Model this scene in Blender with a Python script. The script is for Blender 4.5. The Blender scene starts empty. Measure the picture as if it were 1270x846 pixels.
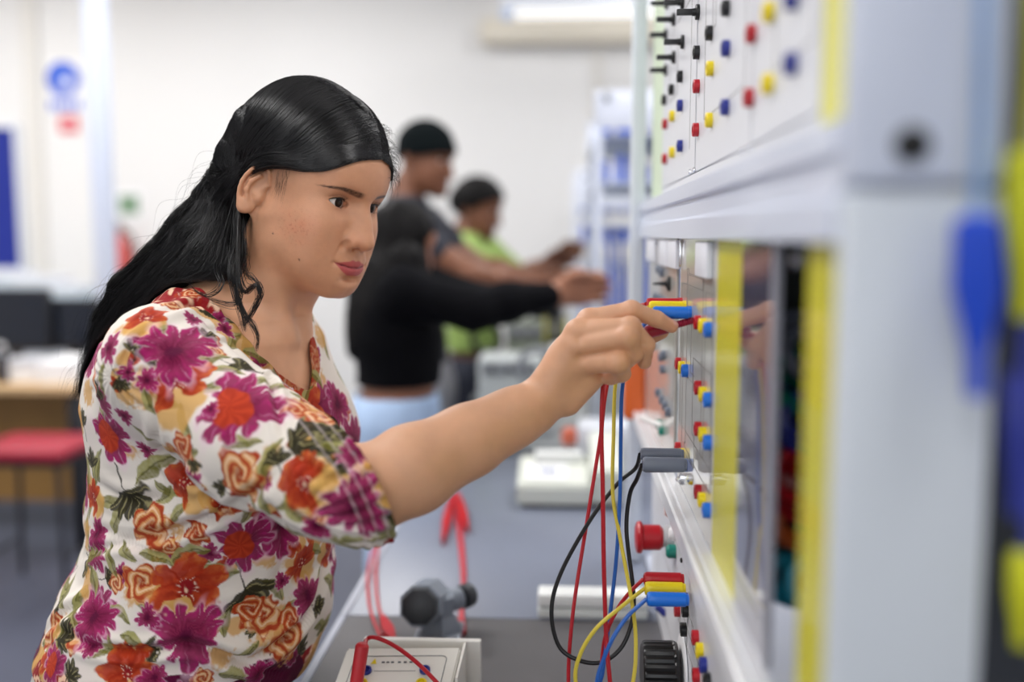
HB = .0014
EXPOSURE = -0.82
import bpy, bmesh, math, random
import numpy as np
from mathutils import Vector, Matrix
from mathutils.bvhtree import BVHTree
SC = bpy.context.scene
COL = SC.collection
PI = math.pi
# ---------------------------------------------------------------- camera model (35 mm lens, full frame)
FPX = 35.0 / 36.0 * 1270.0
CAMZ = 1.40
YAW = math.atan((700 - 635) / FPX)       # the rig runs along +Y
PITCH = math.atan((423 - 292) / FPX)
_fw = Vector((-math.sin(YAW) * math.cos(PITCH), math.cos(YAW) * math.cos(PITCH), -math.sin(PITCH)))
_rt = _fw.cross(Vector((0, 0, 1))).normalized()
_up = _rt.cross(_fw).normalized()
CAM_LOC = Vector((0, 0, CAMZ))
def P(x, y, Y):
    """world point that sits at depth Y on the sight line of photo position x, y"""
    d = _fw * FPX + _rt * (x - 635) + _up * (423 - y)
    return CAM_LOC + d * (Y / d.y)
def PX(x, y, X):
    d = _fw * FPX + _rt * (x - 635) + _up * (423 - y)
    return CAM_LOC + d * (X / d.x)
def PZ(x, y, z):
    d = _fw * FPX + _rt * (x - 635) + _up * (423 - y)
    return CAM_LOC + d * ((z - CAMZ) / d.z)
def ray(x, y):
    return (_fw * FPX + _rt * (x - 635) + _up * (423 - y)).normalized()
def proj(p):
    v = Vector(p) - CAM_LOC
    w = v.dot(_fw)
    return 635 + FPX * v.dot(_rt) / w, 423 - FPX * v.dot(_up) / w
def make_camera():
    cd = bpy.data.cameras.new('camera'); cam = bpy.data.objects.new('camera', cd); COL.objects.link(cam)
    cd.sensor_width = 36; cd.lens = 35; cd.clip_start = 0.02
    m = Matrix((_rt, _up, -_fw)).transposed().to_4x4(); m.translation = CAM_LOC
    cam.matrix_world = m
    cd.dof.use_dof = True; cd.dof.focus_distance = 1.15; cd.dof.aperture_fstop = 1.4
    SC.camera = cam
    return cam
# ---------------------------------------------------------------- materials
_M = {}
def srgb(r, g, b):
    f = lambda c: (c / 255 / 12.92) if c / 255 <= .04045 else ((c / 255 + .055) / 1.055) ** 2.4
    return (f(r), f(g), f(b), 1)
def mat(name, col, rough=.5, metal=0, spec=.5, bump=0, bscale=80, var=0, vscale=12, coat=0, sheen=0, sss=0, trans=0, emit=None, estr=0, alpha=1):
    if name in _M: return _M[name]
    m = bpy.data.materials.new(name); m.use_nodes = True
    nt = m.node_tree; b = nt.nodes['Principled BSDF']
    b.inputs['Base Color'].default_value = col; b.inputs['Roughness'].default_value = rough
    b.inputs['Metallic'].default_value = metal; b.inputs['Specular IOR Level'].default_value = spec
    b.inputs['Coat Weight'].default_value = coat; b.inputs['Coat Roughness'].default_value = .06
    b.inputs['Sheen Weight'].default_value = sheen
    b.inputs['Transmission Weight'].default_value = trans
    b.inputs['Alpha'].default_value = alpha
    if sss:
        b.inputs['Subsurface Weight'].default_value = sss
        b.inputs['Subsurface Radius'].default_value = (1, .35, .2); b.inputs['Subsurface Scale'].default_value = .006
    if emit: b.inputs['Emission Color'].default_value = emit; b.inputs['Emission Strength'].default_value = estr
    tc = nt.nodes.new('ShaderNodeTexCoord')
    if var:
        n = nt.nodes.new('ShaderNodeTexNoise'); n.inputs['Scale'].default_value = vscale; n.inputs['Detail'].default_value = 5
        nt.links.new(tc.outputs['Object'], n.inputs['Vector'])
        mx = nt.nodes.new('ShaderNodeMix'); mx.data_type = 'RGBA'
        mx.inputs[6].default_value = tuple(c * (1 - var) for c in col[:3]) + (1,)
        mx.inputs[7].default_value = tuple(min(1, c * (1 + var)) for c in col[:3]) + (1,)
        nt.links.new(n.outputs['Fac'], mx.inputs[0]); nt.links.new(mx.outputs[2], b.inputs['Base Color'])
    if bump:
        n = nt.nodes.new('ShaderNodeTexNoise'); n.inputs['Scale'].default_value = bscale; n.inputs['Detail'].default_value = 3
        nt.links.new(tc.outputs['Object'], n.inputs['Vector'])
        bp = nt.nodes.new('ShaderNodeBump'); bp.inputs['Strength'].default_value = bump; bp.inputs['Distance'].default_value = .002
        nt.links.new(n.outputs['Fac'], bp.inputs['Height']); nt.links.new(bp.outputs['Normal'], b.inputs['Normal'])
    _M[name] = m
    return m
# ---------------------------------------------------------------- objects
def tag(o, label=None, cat=None, group=None, kind=None):
    if label: o['label'] = label
    if cat: o['category'] = cat
    if group: o['group'] = group
    if kind: o['kind'] = kind
    return o
def empty(name, loc, label=None, cat=None, group=None, rot=(0, 0, 0)):
    o = bpy.data.objects.new(name, None); COL.objects.link(o); o.location = loc; o.rotation_euler = rot
    o.empty_display_size = .05
    return tag(o, label, cat, group)
def new_obj(name, me, m=None, parent=None, smooth=None):
    o = bpy.data.objects.new(name, me); COL.objects.link(o)
    if m is not None:
        for mm in (m if isinstance(m, (list, tuple)) else [m]): me.materials.append(mm)
    if parent is not None: set_parent(o, parent)
    if smooth is not None:
        me.polygons.foreach_set('use_smooth', [smooth] * len(me.polygons))
    return o
def world_of(o):
    m = o.matrix_basis.copy()
    return m if o.parent is None else world_of(o.parent) @ m
def set_parent(o, parent):
    """parent without moving: the mesh is given in world space"""
    o.parent = parent
    o.matrix_basis = world_of(parent).inverted() @ o.matrix_basis
def copy_tree(o, parent=None):
    c = o.copy(); COL.objects.link(c)
    if parent is not None: c.parent = parent
    for ch in list(o.children): copy_tree(ch, c)
    return c
class B:
    """a bmesh that collects shapes and links them as ONE object"""
    def __init__(s): s.bm = bmesh.new(); s.mi = 0
    def _cap(s, n0):
        for f in list(s.bm.faces)[n0:]: f.material_index = s.mi
    def box(s, lo, hi, bev=0, seg=2):
        n0 = len(s.bm.faces)
        lo, hi = Vector(lo), Vector(hi); c = (lo + hi) / 2; d = hi - lo
        t = bmesh.new()
        bmesh.ops.create_cube(t, size=1, matrix=Matrix.Translation(c) @ Matrix.Diagonal((d.x, d.y, d.z, 1)))
        if bev: bmesh.ops.bevel(t, geom=list(t.edges), offset=min(bev, min(d) * .45), segments=seg, affect='EDGES', profile=.5)
        s._merge(t); s._cap(n0); return s
    def obox(s, c, size, M3, bev=0, seg=2):
        n0 = len(s.bm.faces); t = bmesh.new()
        bmesh.ops.create_cube(t, size=1, matrix=Matrix.Diagonal((size[0], size[1], size[2], 1)))
        if bev: bmesh.ops.bevel(t, geom=list(t.edges), offset=min(bev, min(size) * .45), segments=seg, affect='EDGES', profile=.5)
        bmesh.ops.transform(t, matrix=Matrix.Translation(Vector(c)) @ M3.to_4x4(), verts=t.verts)
        s._merge(t); s._cap(n0); return s
    def _merge(s, t):
        me = bpy.data.meshes.new('t'); t.to_mesh(me); t.free(); s.bm.from_mesh(me); bpy.data.meshes.remove(me)
    def lathe(s, prof, a, axis, n=24, start=0.0):
        """prof: list of (along, radius) from point a along axis"""
        n0 = len(s.bm.faces)
        a = Vector(a); z = Vector(axis).normalized()
        u = z.orthogonal().normalized(); v = z.cross(u)
        rings = []
        for h, r in prof:
            if r <= 1e-7: rings.append([s.bm.verts.new(a + z * h)])
            else: rings.append([s.bm.verts.new(a + z * h + (u * math.cos(2 * PI * i / n + start) + v * math.sin(2 * PI * i / n + start)) * r) for i in range(n)])
        for r0, r1 in zip(rings, rings[1:]):
            for i in range(n):
                j = (i + 1) % n
                try:
                    if len(r0) == 1 and len(r1) == 1: continue
                    if len(r0) == 1: s.bm.faces.new((r0[0], r1[j], r1[i]))
                    elif len(r1) == 1: s.bm.faces.new((r0[i], r0[j], r1[0]))
                    else: s.bm.faces.new((r0[i], r0[j], r1[j], r1[i]))
                except ValueError: pass
        if len(rings[0]) > 1: s.bm.faces.new(list(reversed(rings[0])))
        if len(rings[-1]) > 1: s.bm.faces.new(rings[-1])
        s._cap(n0); return s
    def cyl(s, a, b, r, r2=None, n=24, bev=0):
        a, b = Vector(a), Vector(b); L = (b - a).length; r2 = r if r2 is None else r2
        if bev: pr = [(0, r - bev), (bev * .3, r - bev * .3), (bev, r), (L - bev, r2), (L - bev * .3, r2 - bev * .3), (L, r2 - bev)]
        else: pr = [(0, r), (L, r2)]
        return s.lathe(pr, a, b - a, n)
    def ball(s, c, r, sub=3, scale=(1, 1, 1)):
        n0 = len(s.bm.faces)
        bmesh.ops.create_icosphere(s.bm, subdivisions=sub, radius=r, matrix=Matrix.Translation(Vector(c)) @ Matrix.Diagonal((*scale, 1)))
        s._cap(n0); return s
    def tube(s, pts, r, n=8, smooth=6, closed_ends=True):
        pts = spline(pts, smooth) if smooth else [Vector(p) for p in pts]
        n0 = len(s.bm.faces); rings = []; N = len(pts)
        rr = r if callable(r) else (lambda t: r)
        t0 = (pts[1] - pts[0]).normalized(); u = t0.orthogonal().normalized()
        for i, p in enumerate(pts):
            t = (pts[min(i + 1, N - 1)] - pts[max(i - 1, 0)])
            t = t.normalized() if t.length > 1e-9 else t0
            u = (u - t * u.dot(t)); u = u.normalized() if u.length > 1e-6 else t.orthogonal().normalized()
            v = t.cross(u); q = rr(i / (N - 1))
            rings.append([s.bm.verts.new(p + (u * math.cos(2 * PI * k / n) + v * math.sin(2 * PI * k / n)) * q) for k in range(n)])
        for r0, r1 in zip(rings, rings[1:]):
            for k in range(n):
                j = (k + 1) % n; s.bm.faces.new((r0[k], r0[j], r1[j], r1[k]))
        if closed_ends: s.bm.faces.new(list(reversed(rings[0]))); s.bm.faces.new(rings[-1])
        s._cap(n0); return s
    def prism(s, poly, axis_vec):
        """extrude a planar polygon (3-D points) along axis_vec"""
        n0 = len(s.bm.faces); av = Vector(axis_vec)
        b0 = [s.bm.verts.new(Vector(p)) for p in poly]; b1 = [s.bm.verts.new(Vector(p) + av) for p in poly]
        s.bm.faces.new(list(reversed(b0))); s.bm.faces.new(b1)
        for i in range(len(poly)):
            j = (i + 1) % len(poly); s.bm.faces.new((b0[i], b0[j], b1[j], b1[i]))
        s._cap(n0); return s
    def build(s, name, m=None, parent=None, smooth=35, loc=None):
        """link as one object; loc: the origin of a top-level object"""
        bmesh.ops.recalc_face_normals(s.bm, faces=s.bm.faces)
        me = bpy.data.meshes.new(name)
        if loc is not None: bmesh.ops.translate(s.bm, vec=-Vector(loc), verts=s.bm.verts)
        s.bm.to_mesh(me); s.bm.free()
        o = new_obj(name, me, m)
        if loc is not None: o.location = loc
        if smooth:
            me.polygons.foreach_set('use_smooth', [True] * len(me.polygons))
            me.set_sharp_from_angle(angle=math.radians(smooth))
        if parent is not None: set_parent(o, parent)
        return o
def spline(pts, sub=6):
    pts = [Vector(p) for p in pts]; out = []
    n = len(pts)
    for i in range(n - 1):
        p0 = pts[i - 1] if i else pts[0] * 2 - pts[1]
        p1, p2 = pts[i], pts[i + 1]
        p3 = pts[i + 2] if i + 2 < n else pts[-1] * 2 - pts[-2]
        for k in range(sub):
            t = k / sub
            out.append(.5 * ((2 * p1) + (p2 - p0) * t + (2 * p0 - 5 * p1 + 4 * p2 - p3) * t * t + (3 * p1 - p0 - 3 * p2 + p3) * t ** 3))
    out.append(pts[-1]); return out
def text_mesh(txt, size, name='t'):
    cu = bpy.data.curves.new(name, 'FONT'); cu.body = txt; cu.size = size; cu.align_x = 'CENTER'; cu.align_y = 'CENTER'; cu.extrude = size * .01
    o = bpy.data.objects.new(name, cu); COL.objects.link(o)
    dg = bpy.context.evaluated_depsgraph_get(); me = bpy.data.meshes.new_from_object(o.evaluated_get(dg))
    bpy.data.objects.remove(o); bpy.data.curves.remove(cu)
    return me
def lettering(txt, size, c, right, up, m, name='lettering', parent=None):
    me = text_mesh(txt, size); r = Vector(right).normalized(); u = Vector(up).normalized(); n = r.cross(u)
    M4 = Matrix((r, u, n)).transposed().to_4x4(); M4.translation = Vector(c)
    me.transform(M4)
    return new_obj(name, me, m, parent)
# ---------------------------------------------------------------- signed distance shapes and a sparse surface-nets mesher
def smin(a, b, k):
    h = np.maximum(k - np.abs(a - b), 0) / k
    return np.minimum(a, b) - h * h * k * .25
def smax(a, b, k): return -smin(-a, -b, k)
def V3(p): return np.array(p, dtype=np.float64)
def s_ball(p, c, r): return np.linalg.norm(p - V3(c), axis=1) - r
def s_ell(p, c, r, R=None):
    q = p - V3(c)
    if R is not None: q = q @ R            # columns of R are the ellipsoid axes
    r = V3(r); k0 = np.linalg.norm(q / r, axis=1); k1 = np.linalg.norm(q / (r * r), axis=1)
    return np.where(k1 < 1e-9, -min(r), k0 * (k0 - 1) / np.maximum(k1, 1e-9))
def s_cone(p, a, b, r1, r2):
    """capsule whose radius goes from r1 to r2"""
    a, b = V3(a), V3(b); ab = b - a; L2 = ab @ ab
    t = np.clip((p - a) @ ab / L2, 0, 1)
    return np.linalg.norm(p - a - t[:, None] * ab, axis=1) - (r1 + (r2 - r1) * t)
def s_chain(p, pts, k=.004):
    """pts: list of (point, radius): capsules in a row"""
    d = None
    for (a, r1), (b, r2) in zip(pts, pts[1:]):
        e = s_cone(p, a, b, r1, r2); d = e if d is None else smin(d, e, k)
    return d
def s_econe(p, a, b, u, r1, r2):
    """elliptic capsule: u = wide direction, r = (wide, thin) at both ends"""
    a, b = V3(a), V3(b); ab = b - a; L = np.linalg.norm(ab); z = ab / L
    u = V3(u); u = u - z * (u @ z); u /= np.linalg.norm(u); v = np.cross(z, u)
    q = p - a; t = np.clip(q @ z / L, 0, 1); h = q @ z - t * L
    ra = r1[0] + (r2[0] - r1[0]) * t; rb = r1[1] + (r2[1] - r1[1]) * t
    x, y = q @ u, q @ v
    k0 = np.sqrt((x / ra) ** 2 + (y / rb) ** 2 + (h / np.minimum(ra, rb)) ** 2)
    k1 = np.sqrt((x / ra ** 2) ** 2 + (y / rb ** 2) ** 2 + (h / np.minimum(ra, rb) ** 2) ** 2)
    return np.where(k1 < 1e-9, -np.minimum(ra, rb), k0 * (k0 - 1) / np.maximum(k1, 1e-9))
def frame(x, z):
    """3x3 with columns x, y, z"""
    x = V3(x); x /= np.linalg.norm(x); z = V3(z); z = z - x * (x @ z); z /= np.linalg.norm(z)
    return np.stack([x, np.cross(z, x), z], axis=1)
def boxed(p, f, lo, hi, pad, big):
    """f only near the box lo..hi; elsewhere a safe large value"""
    lo, hi = V3(lo), V3(hi)
    q = np.maximum(np.maximum(lo - p, p - hi), 0); d = np.linalg.norm(q, axis=1)
    out = np.maximum(d, big * 0) + pad
    m = d < pad
    if m.any(): out[m] = f(p[m])
    return out
def mesh_sdf(f, lo, hi, h, Bn=8, slack=1.8, chunk=400000):
    """surface nets on the blocks that the surface may cross; returns vertices, quads"""
    lo = V3(lo); hi = V3(hi)
    nb = np.ceil((hi - lo) / (h * Bn)).astype(int) + 1
    bi = np.stack(np.meshgrid(*[np.arange(n) for n in nb], indexing='ij'), -1).reshape(-1, 3)
    # coarse to fine: first super-blocks
    cen = lo + (bi + .5) * h * Bn
    d = np.concatenate([f(cen[i:i + chunk]) for i in range(0, len(cen), chunk)])
    bi = bi[np.abs(d) < h * Bn * .87 * slack]
    N = Bn + 1
    loc = np.stack(np.meshgrid(*[np.arange(N)] * 3, indexing='ij'), -1).reshape(-1, 3)
    NC = nb * Bn + 2
    vid, vpos, equads = [], [], []
    per = max(1, chunk // N ** 3)
    for s in range(0, len(bi), per):
        b = bi[s:s + per]
        gi = (b[:, None, :] * Bn + loc[None]).reshape(-1, 3)
        v = f(lo + gi * h).reshape(-1, N, N, N)
        neg = v < 0
        c = [neg[:, i:i + Bn, j:j + Bn, k:k + Bn] for i in (0, 1) for j in (0, 1) for k in (0, 1)]
        n = sum(x.astype(np.int8) for x in c)
        act = (n > 0) & (n < 8)
        w = np.argwhere(act)
        if len(w):
            bb, ci = w[:, 0], w[:, 1:]
            val = np.stack([v[bb, ci[:, 0] + i, ci[:, 1] + j, ci[:, 2] + k] for i in (0, 1) for j in (0, 1) for k in (0, 1)], 1)
            cor = np.array([(i, j, k) for i in (0, 1) for j in (0, 1) for k in (0, 1)], float)
            acc = np.zeros((len(w), 3)); cnt = np.zeros(len(w))
            for e0 in range(8):
                for ax in (4, 2, 1):
                    e1 = e0 | ax
                    if e1 == e0: continue
                    a, c2 = val[:, e0], val[:, e1]; m = (a < 0) != (c2 < 0)
                    t = np.where(m, a / np.where(m, a - c2, 1), 0)
                    pt = cor[e0] + t[:, None] * (cor[e1] - cor[e0])
                    acc += np.where(m[:, None], pt, 0); cnt += m
            g = b[bb] * Bn + ci
            vid.append((g[:, 0] * NC[1] + g[:, 1]) * NC[2] + g[:, 2])
            vpos.append(lo + (g + acc / cnt[:, None]) * h)
        for ax in range(3):
            sl0 = [slice(None)] + [slice(0, Bn)] * 3; sl1 = list(sl0); sl1[1 + ax] = slice(1, Bn + 1)
            a = neg[tuple(sl0)]; c2 = neg[tuple(sl1)]
            w = np.argwhere(a != c2)
            if len(w):
                g = b[w[:, 0]] * Bn + w[:, 1:]
                flip = a[tuple(w.T)]
                equads.append((ax, g, flip))
    vid = np.concatenate(vid); vpos = np.concatenate(vpos)
    o = np.argsort(vid); vid = vid[o]; vpos = vpos[o]
    quads = []
    for ax, g, flip in equads:
        u, w2 = (ax + 1) % 3, (ax + 2) % 3
        idx = []
        ok = np.ones(len(g), bool)
        for du, dw in ((0, 0), (-1, 0), (-1, -1), (0, -1)):
            q = g.copy(); q[:, u] += du; q[:, w2] += dw
            ok &= (q >= 0).all(1)
            ids = (q[:, 0] * NC[1] + q[:, 1]) * NC[2] + q[:, 2]
            k = np.minimum(np.searchsorted(vid, ids), len(vid) - 1)
            ok &= vid[k] == ids
            idx.append(k)
        idx = np.stack(idx, 1)
        idx[~flip] = idx[~flip][:, ::-1]
        quads.append(idx[ok])
    return vpos, np.concatenate(quads)
def np_mesh(name, v, q, smooth=True):
    me = bpy.data.meshes.new(name)
    v = np.asarray(v, np.float32); q = np.asarray(q, np.int32)
    me.vertices.add(len(v)); me.vertices.foreach_set('co', v.ravel())
    k = q.shape[1]
    me.loops.add(len(q) * k); me.loops.foreach_set('vertex_index', q.ravel())
    me.polygons.add(len(q)); me.polygons.foreach_set('loop_start', np.arange(0, len(q) * k, k, dtype=np.int32))
    me.polygons.foreach_set('use_smooth', np.full(len(q), smooth))
    me.update(calc_edges=True)
    return me
def relax(v, q, it=2, keep=None):
    """light Laplacian smoothing that takes the stair steps off"""
    e = np.concatenate([q[:, [0, 1]], q[:, [1, 2]], q[:, [2, 3]], q[:, [3, 0]]])
    for _ in range(it):
        s = np.zeros_like(v); c = np.zeros(len(v))
        for k in range(3): s[:, k] = np.bincount(e[:, 0], v[e[:, 1], k], len(v)) + np.bincount(e[:, 1], v[e[:, 0], k], len(v))
        c = np.bincount(e[:, 0], minlength=len(v)) + np.bincount(e[:, 1], minlength=len(v))
        v = v * .5 + s / np.maximum(c, 1)[:, None] * .5
    return v
def set_colors(me, col, name='paint'):
    a = me.color_attributes.new(name, 'FLOAT_COLOR', 'POINT')
    c = np.ones((len(me.vertices), 4), np.float32); c[:, :3] = col
    a.data.foreach_set('color', c.ravel())
def grad(f, p, e=.001):
    g = np.stack([f(p + V3(d) * e) - f(p - V3(d) * e) for d in ((1, 0, 0), (0, 1, 0), (0, 0, 1))], 1)
    return g / np.maximum(np.linalg.norm(g, axis=1), 1e-9)[:, None]
# cheap smooth 3-D noise for folds and watercolour edges
_rng = np.random.default_rng(5)
_NT = _rng.random((32, 32, 32))
def noise3(p):
    i = np.floor(p).astype(int); t = p - i; t = t * t * (3 - 2 * t)
    o = 0
    for a in (0, 1):
        for b in (0, 1):
            for c in (0, 1):
                w = (t[:, 0] if a else 1 - t[:, 0]) * (t[:, 1] if b else 1 - t[:, 1]) * (t[:, 2] if c else 1 - t[:, 2])
                o = o + w * _NT[(i[:, 0] + a) % 32, (i[:, 1] + b) % 32, (i[:, 2] + c) % 32]
    return o * 2 - 1
def fbm(p, oct=3): return sum(noise3(p * 2 ** k + 7.3 * k) / 2 ** k for k in range(oct))
def sstep(a, b, x):
    t = np.clip((x - a) / (b - a), 0, 1); return t * t * (3 - 2 * t)
# ---------------------------------------------------------------- heads (local frame: x forward, y to the person's left, z up, metres)
EYE = (.0645, .0315, -.0005); EYER = .0128
def head_sdf(p, ear=True, wide=1.0):
    q = p.copy(); q[:, 1] = np.abs(q[:, 1]) / wide         # mirrored half
    d = s_ell(q, (-.004, 0, .032), (.091, .0705, .084))      # skull
    d = smin(d, s_ell(q, (.036, 0, -.018), (.053, .057, .075)), .03)        # face block
    d = smin(d, s_ell(q, (.062, 0, .040), (.030, .050, .034)), .03)         # forehead
    d = smin(d, s_chain(q, [((.004, .050, -.040), .014), ((.012, .0475, -.066), .0125), ((.046, .031, -.090), .013), ((.070, .010, -.099), .013)], .012), .036)  # jaw
    d = smin(d, s_ell(q, (.042, 0, -.072), (.038, .042, .030)), .034)
    d = smin(d, s_ell(q, (.0745, 0, -.0985), (.0165, .018, .0155)), .028)    # chin
    d = smin(d, s_ell(q, (.060, .020, -.094), (.018, .018, .015)), .025)
    d = smin(d, s_ell(q, (.052, .037, -.030), (.026, .022, .020)), .022)   # cheekbone
    d = smin(d, s_ell(q, (.050, .037, -.060), (.026, .019, .028)), .03)   # full cheek
    d = smin(d, s_ell(q, (.068, 0, -.072), (.0225, .027, .024)), .022)     # muzzle
    d = smin(d, s_cone(q, (.077, .008, .0165), (.068, .040, .017), .0078, .006), .014)  # brow
    d = smax(d, -s_ell(q, (.0935, .0315, .001), (.0165, .0210, .0125)), .014)  # eye hollow
    # nose
    n = s_cone(q, (.080, 0, .010), (.1015, 0, -.034), .0062, .0078)
    n = smin(n, s_ell(q, (.1045, 0, -.041), (.0120, .0108, .0098)), .008)
    n = smin(n, s_ell(q, (.0940, .0135, -.0435), (.0102, .0068, .0078)), .006)
    n = smin(n, s_ell(q, (.088, 0, -.028), (.016, .0135, .020)), .014)
    n = smin(n, s_cone(q, (.100, 0, -.048), (.090, 0, -.055), .0042, .004), .005)
    d = smin(d, n, .009)
    d = smax(d, -s_ell(q, (.0975, .0062, -.0510), (.0062, .0032, .0038), ), .003)      # nostril
    d = smax(d, -s_cone(q, (.0955, .0215, -.043), (.0885, .0200, -.052), .0006, .0012), .005)
    d = smax(d, -s_cone(q, (.0990, 0, -.056), (.0985, 0, -.063), .0014, .0020), .005)  # philtrum
    # lips
    ul = s_chain(q, [((.0905, 0, -.0695), .0060), ((.0890, .007, -.0690), .0060), ((.0805, .0175, -.0706), .0046), ((.0705, .0268, -.0722), .0022)], .003)
    ll = s_chain(q, [((.0900, 0, -.0803), .0074), ((.0872, .008, -.0803), .0072), ((.0790, .0170, -.0768), .0048), ((.0705, .0268, -.0728), .0020)], .003)
    d = smin(d, ul, .005); d = smin(d, ll, .005)
    d = smax(d, -s_ell(q, (.0985, 0, -.0905), (.010, .016, .0042)), .008)            # under the lip
    front = sstep(.054, .064, q[:, 0])
    zs = -.0752 + .0010 * np.exp(-(q[:, 1] / .005) ** 2) * 0 + .0006 * np.cos(q[:, 1] * 420) + .0028 * (q[:, 1] / .0275) ** 2
    mm = front * sstep(.0310, .0265, q[:, 1])
    d = d + .0022 * np.exp(-((q[:, 2] - zs) / .0011) ** 2) * mm                          # where the lips meet
    d = d + .0016 * np.exp(-(((q[:, 1] - .0295) / .0035) ** 2 + ((q[:, 2] + .0725) / .004) ** 2)) * front
    nl = (q[:, 1] - .0215) - (-.046 - q[:, 2]) * .45                                    # cheek fold beside the nose
    d = d + .0011 * np.exp(-(nl / .003) ** 2) * sstep(-.072, -.056, q[:, 2]) * sstep(-.040, -.048, q[:, 2]) * front
    # lids: a shell round the eyeball with an almond opening
    e = q - V3(EYE); r = np.linalg.norm(e, axis=1)
    lid = np.abs(r - (EYER + .0006)) - .0011
    lid = smax(lid, -(e[:, 0] - .000), .001)
    t = (e[:, 1] + .0003) / .0158
    up = .0052 * np.maximum(1 - np.abs(t) ** 2.3, -1.5) + .0003 + .0012 * t
    lo = -.0050 * np.maximum(1 - np.abs(t) ** 2.3, -1.5) + .0012 * t
    opening = np.maximum(e[:, 2] - up, lo - e[:, 2])
    opening = np.maximum(opening, -e[:, 0] + .002)
    ball = r - (EYER + .0016)
    ball = smax(ball, -e[:, 0] - .004, .004)
    d = smin(d, ball, .0045)
    d = smax(d, -np.maximum(r - (EYER + .0001), -e[:, 0] - .006), .0008)            # room for the eyeball
    d = smax(d, -np.maximum(opening, (r - .019)), .0016)
    cr = (e[:, 2] - up - .0034) / .0011
    d = d + .0011 * np.exp(-cr ** 2) * sstep(.019, .014, np.abs(e[:, 1])) * (e[:, 0] > .0) * sstep(.024, .019, r)   # lid crease
    d = smin(d, s_ell(q, (EYE[0] + .0062, EYE[1] - .0124, EYE[2] - .0004), (.0042, .0040, .0036)), .0012)     # inner corner of the eye
    if ear: d = smin(d, ear_sdf(q), .003)
    return d
EARM = np.array([[.93, .16, -.28], [.22, .35, .0], [.30, -.02, .95]])
_ex = np.array([.86, -.46, -.30]); _ex /= np.linalg.norm(_ex)      # towards the front edge, along the ear's plane
_ez = np.array([-.28, .10, .95]); _ez -= _ex * (_ex @ _ez); _ez /= np.linalg.norm(_ez)
_ey = np.cross(_ez, _ex)
if _ey[1] < 0: _ey = -_ey
EARC = np.array([-.024, .0735, -.012])
def ear_sdf(q):
    e = (q - EARC); x = e @ _ex; y = e @ -(-_ey); z = e @ _ez
    y = e @ _ey
    l = np.stack([x, y, z], 1)
    # outline: egg shape, x forward
    def P2(a, rx, rz, cx=0, cz=0): return (cx + rx * math.sin(a), cz + rz * math.cos(a))
    helix = []
    for a in np.linspace(.55, -PI * .98, 13):
        x0, z0 = P2(a, .0165 - .003 * (a < -PI * .7), .030, 0, 0)
        if z0 < 0: x0 *= 1 - .35 * (-z0 / .03) ** 1.5
        helix.append(((x0, .006 + .0015 * math.cos(a), z0), .0026 if a > -2.4 else .0034))
    helix = [((.0095, .001, .004), .0016), ((.0145, .003, .014), .0022)] + helix
    d = s_chain(l, helix, .0004)
    plate = s_ell(l, (-.002, .0005, .002), (.0150, .0030, .0270))
    d = smin(d, plate, .004)
    anti = s_chain(l, [((-.001, .0045, .017), .0024), ((-.0065, .0055, .006), .0028), ((-.0065, .0055, -.006), .0028), ((-.001, .0045, -.0135), .003)], .003)
    d = smin(d, anti, .003)
    d = smin(d, s_ell(l, (.001, .0035, -.0245), (.0078, .0036, .0085)), .006)     # lobe
    d = smin(d, s_ell(l, (.0115, .003, -.007), (.0040, .0042, .0062)), .003)     # tragus
    d = smax(d, -s_ell(l, (.0035, .0040, -.004), (.0062, .0060, .0088)), .003)   # concha
    d = smin(d, s_cone(l, (.010, -.012, -.004), (.006, -.003, -.004), .011, .009), .006)
    return d
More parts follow.
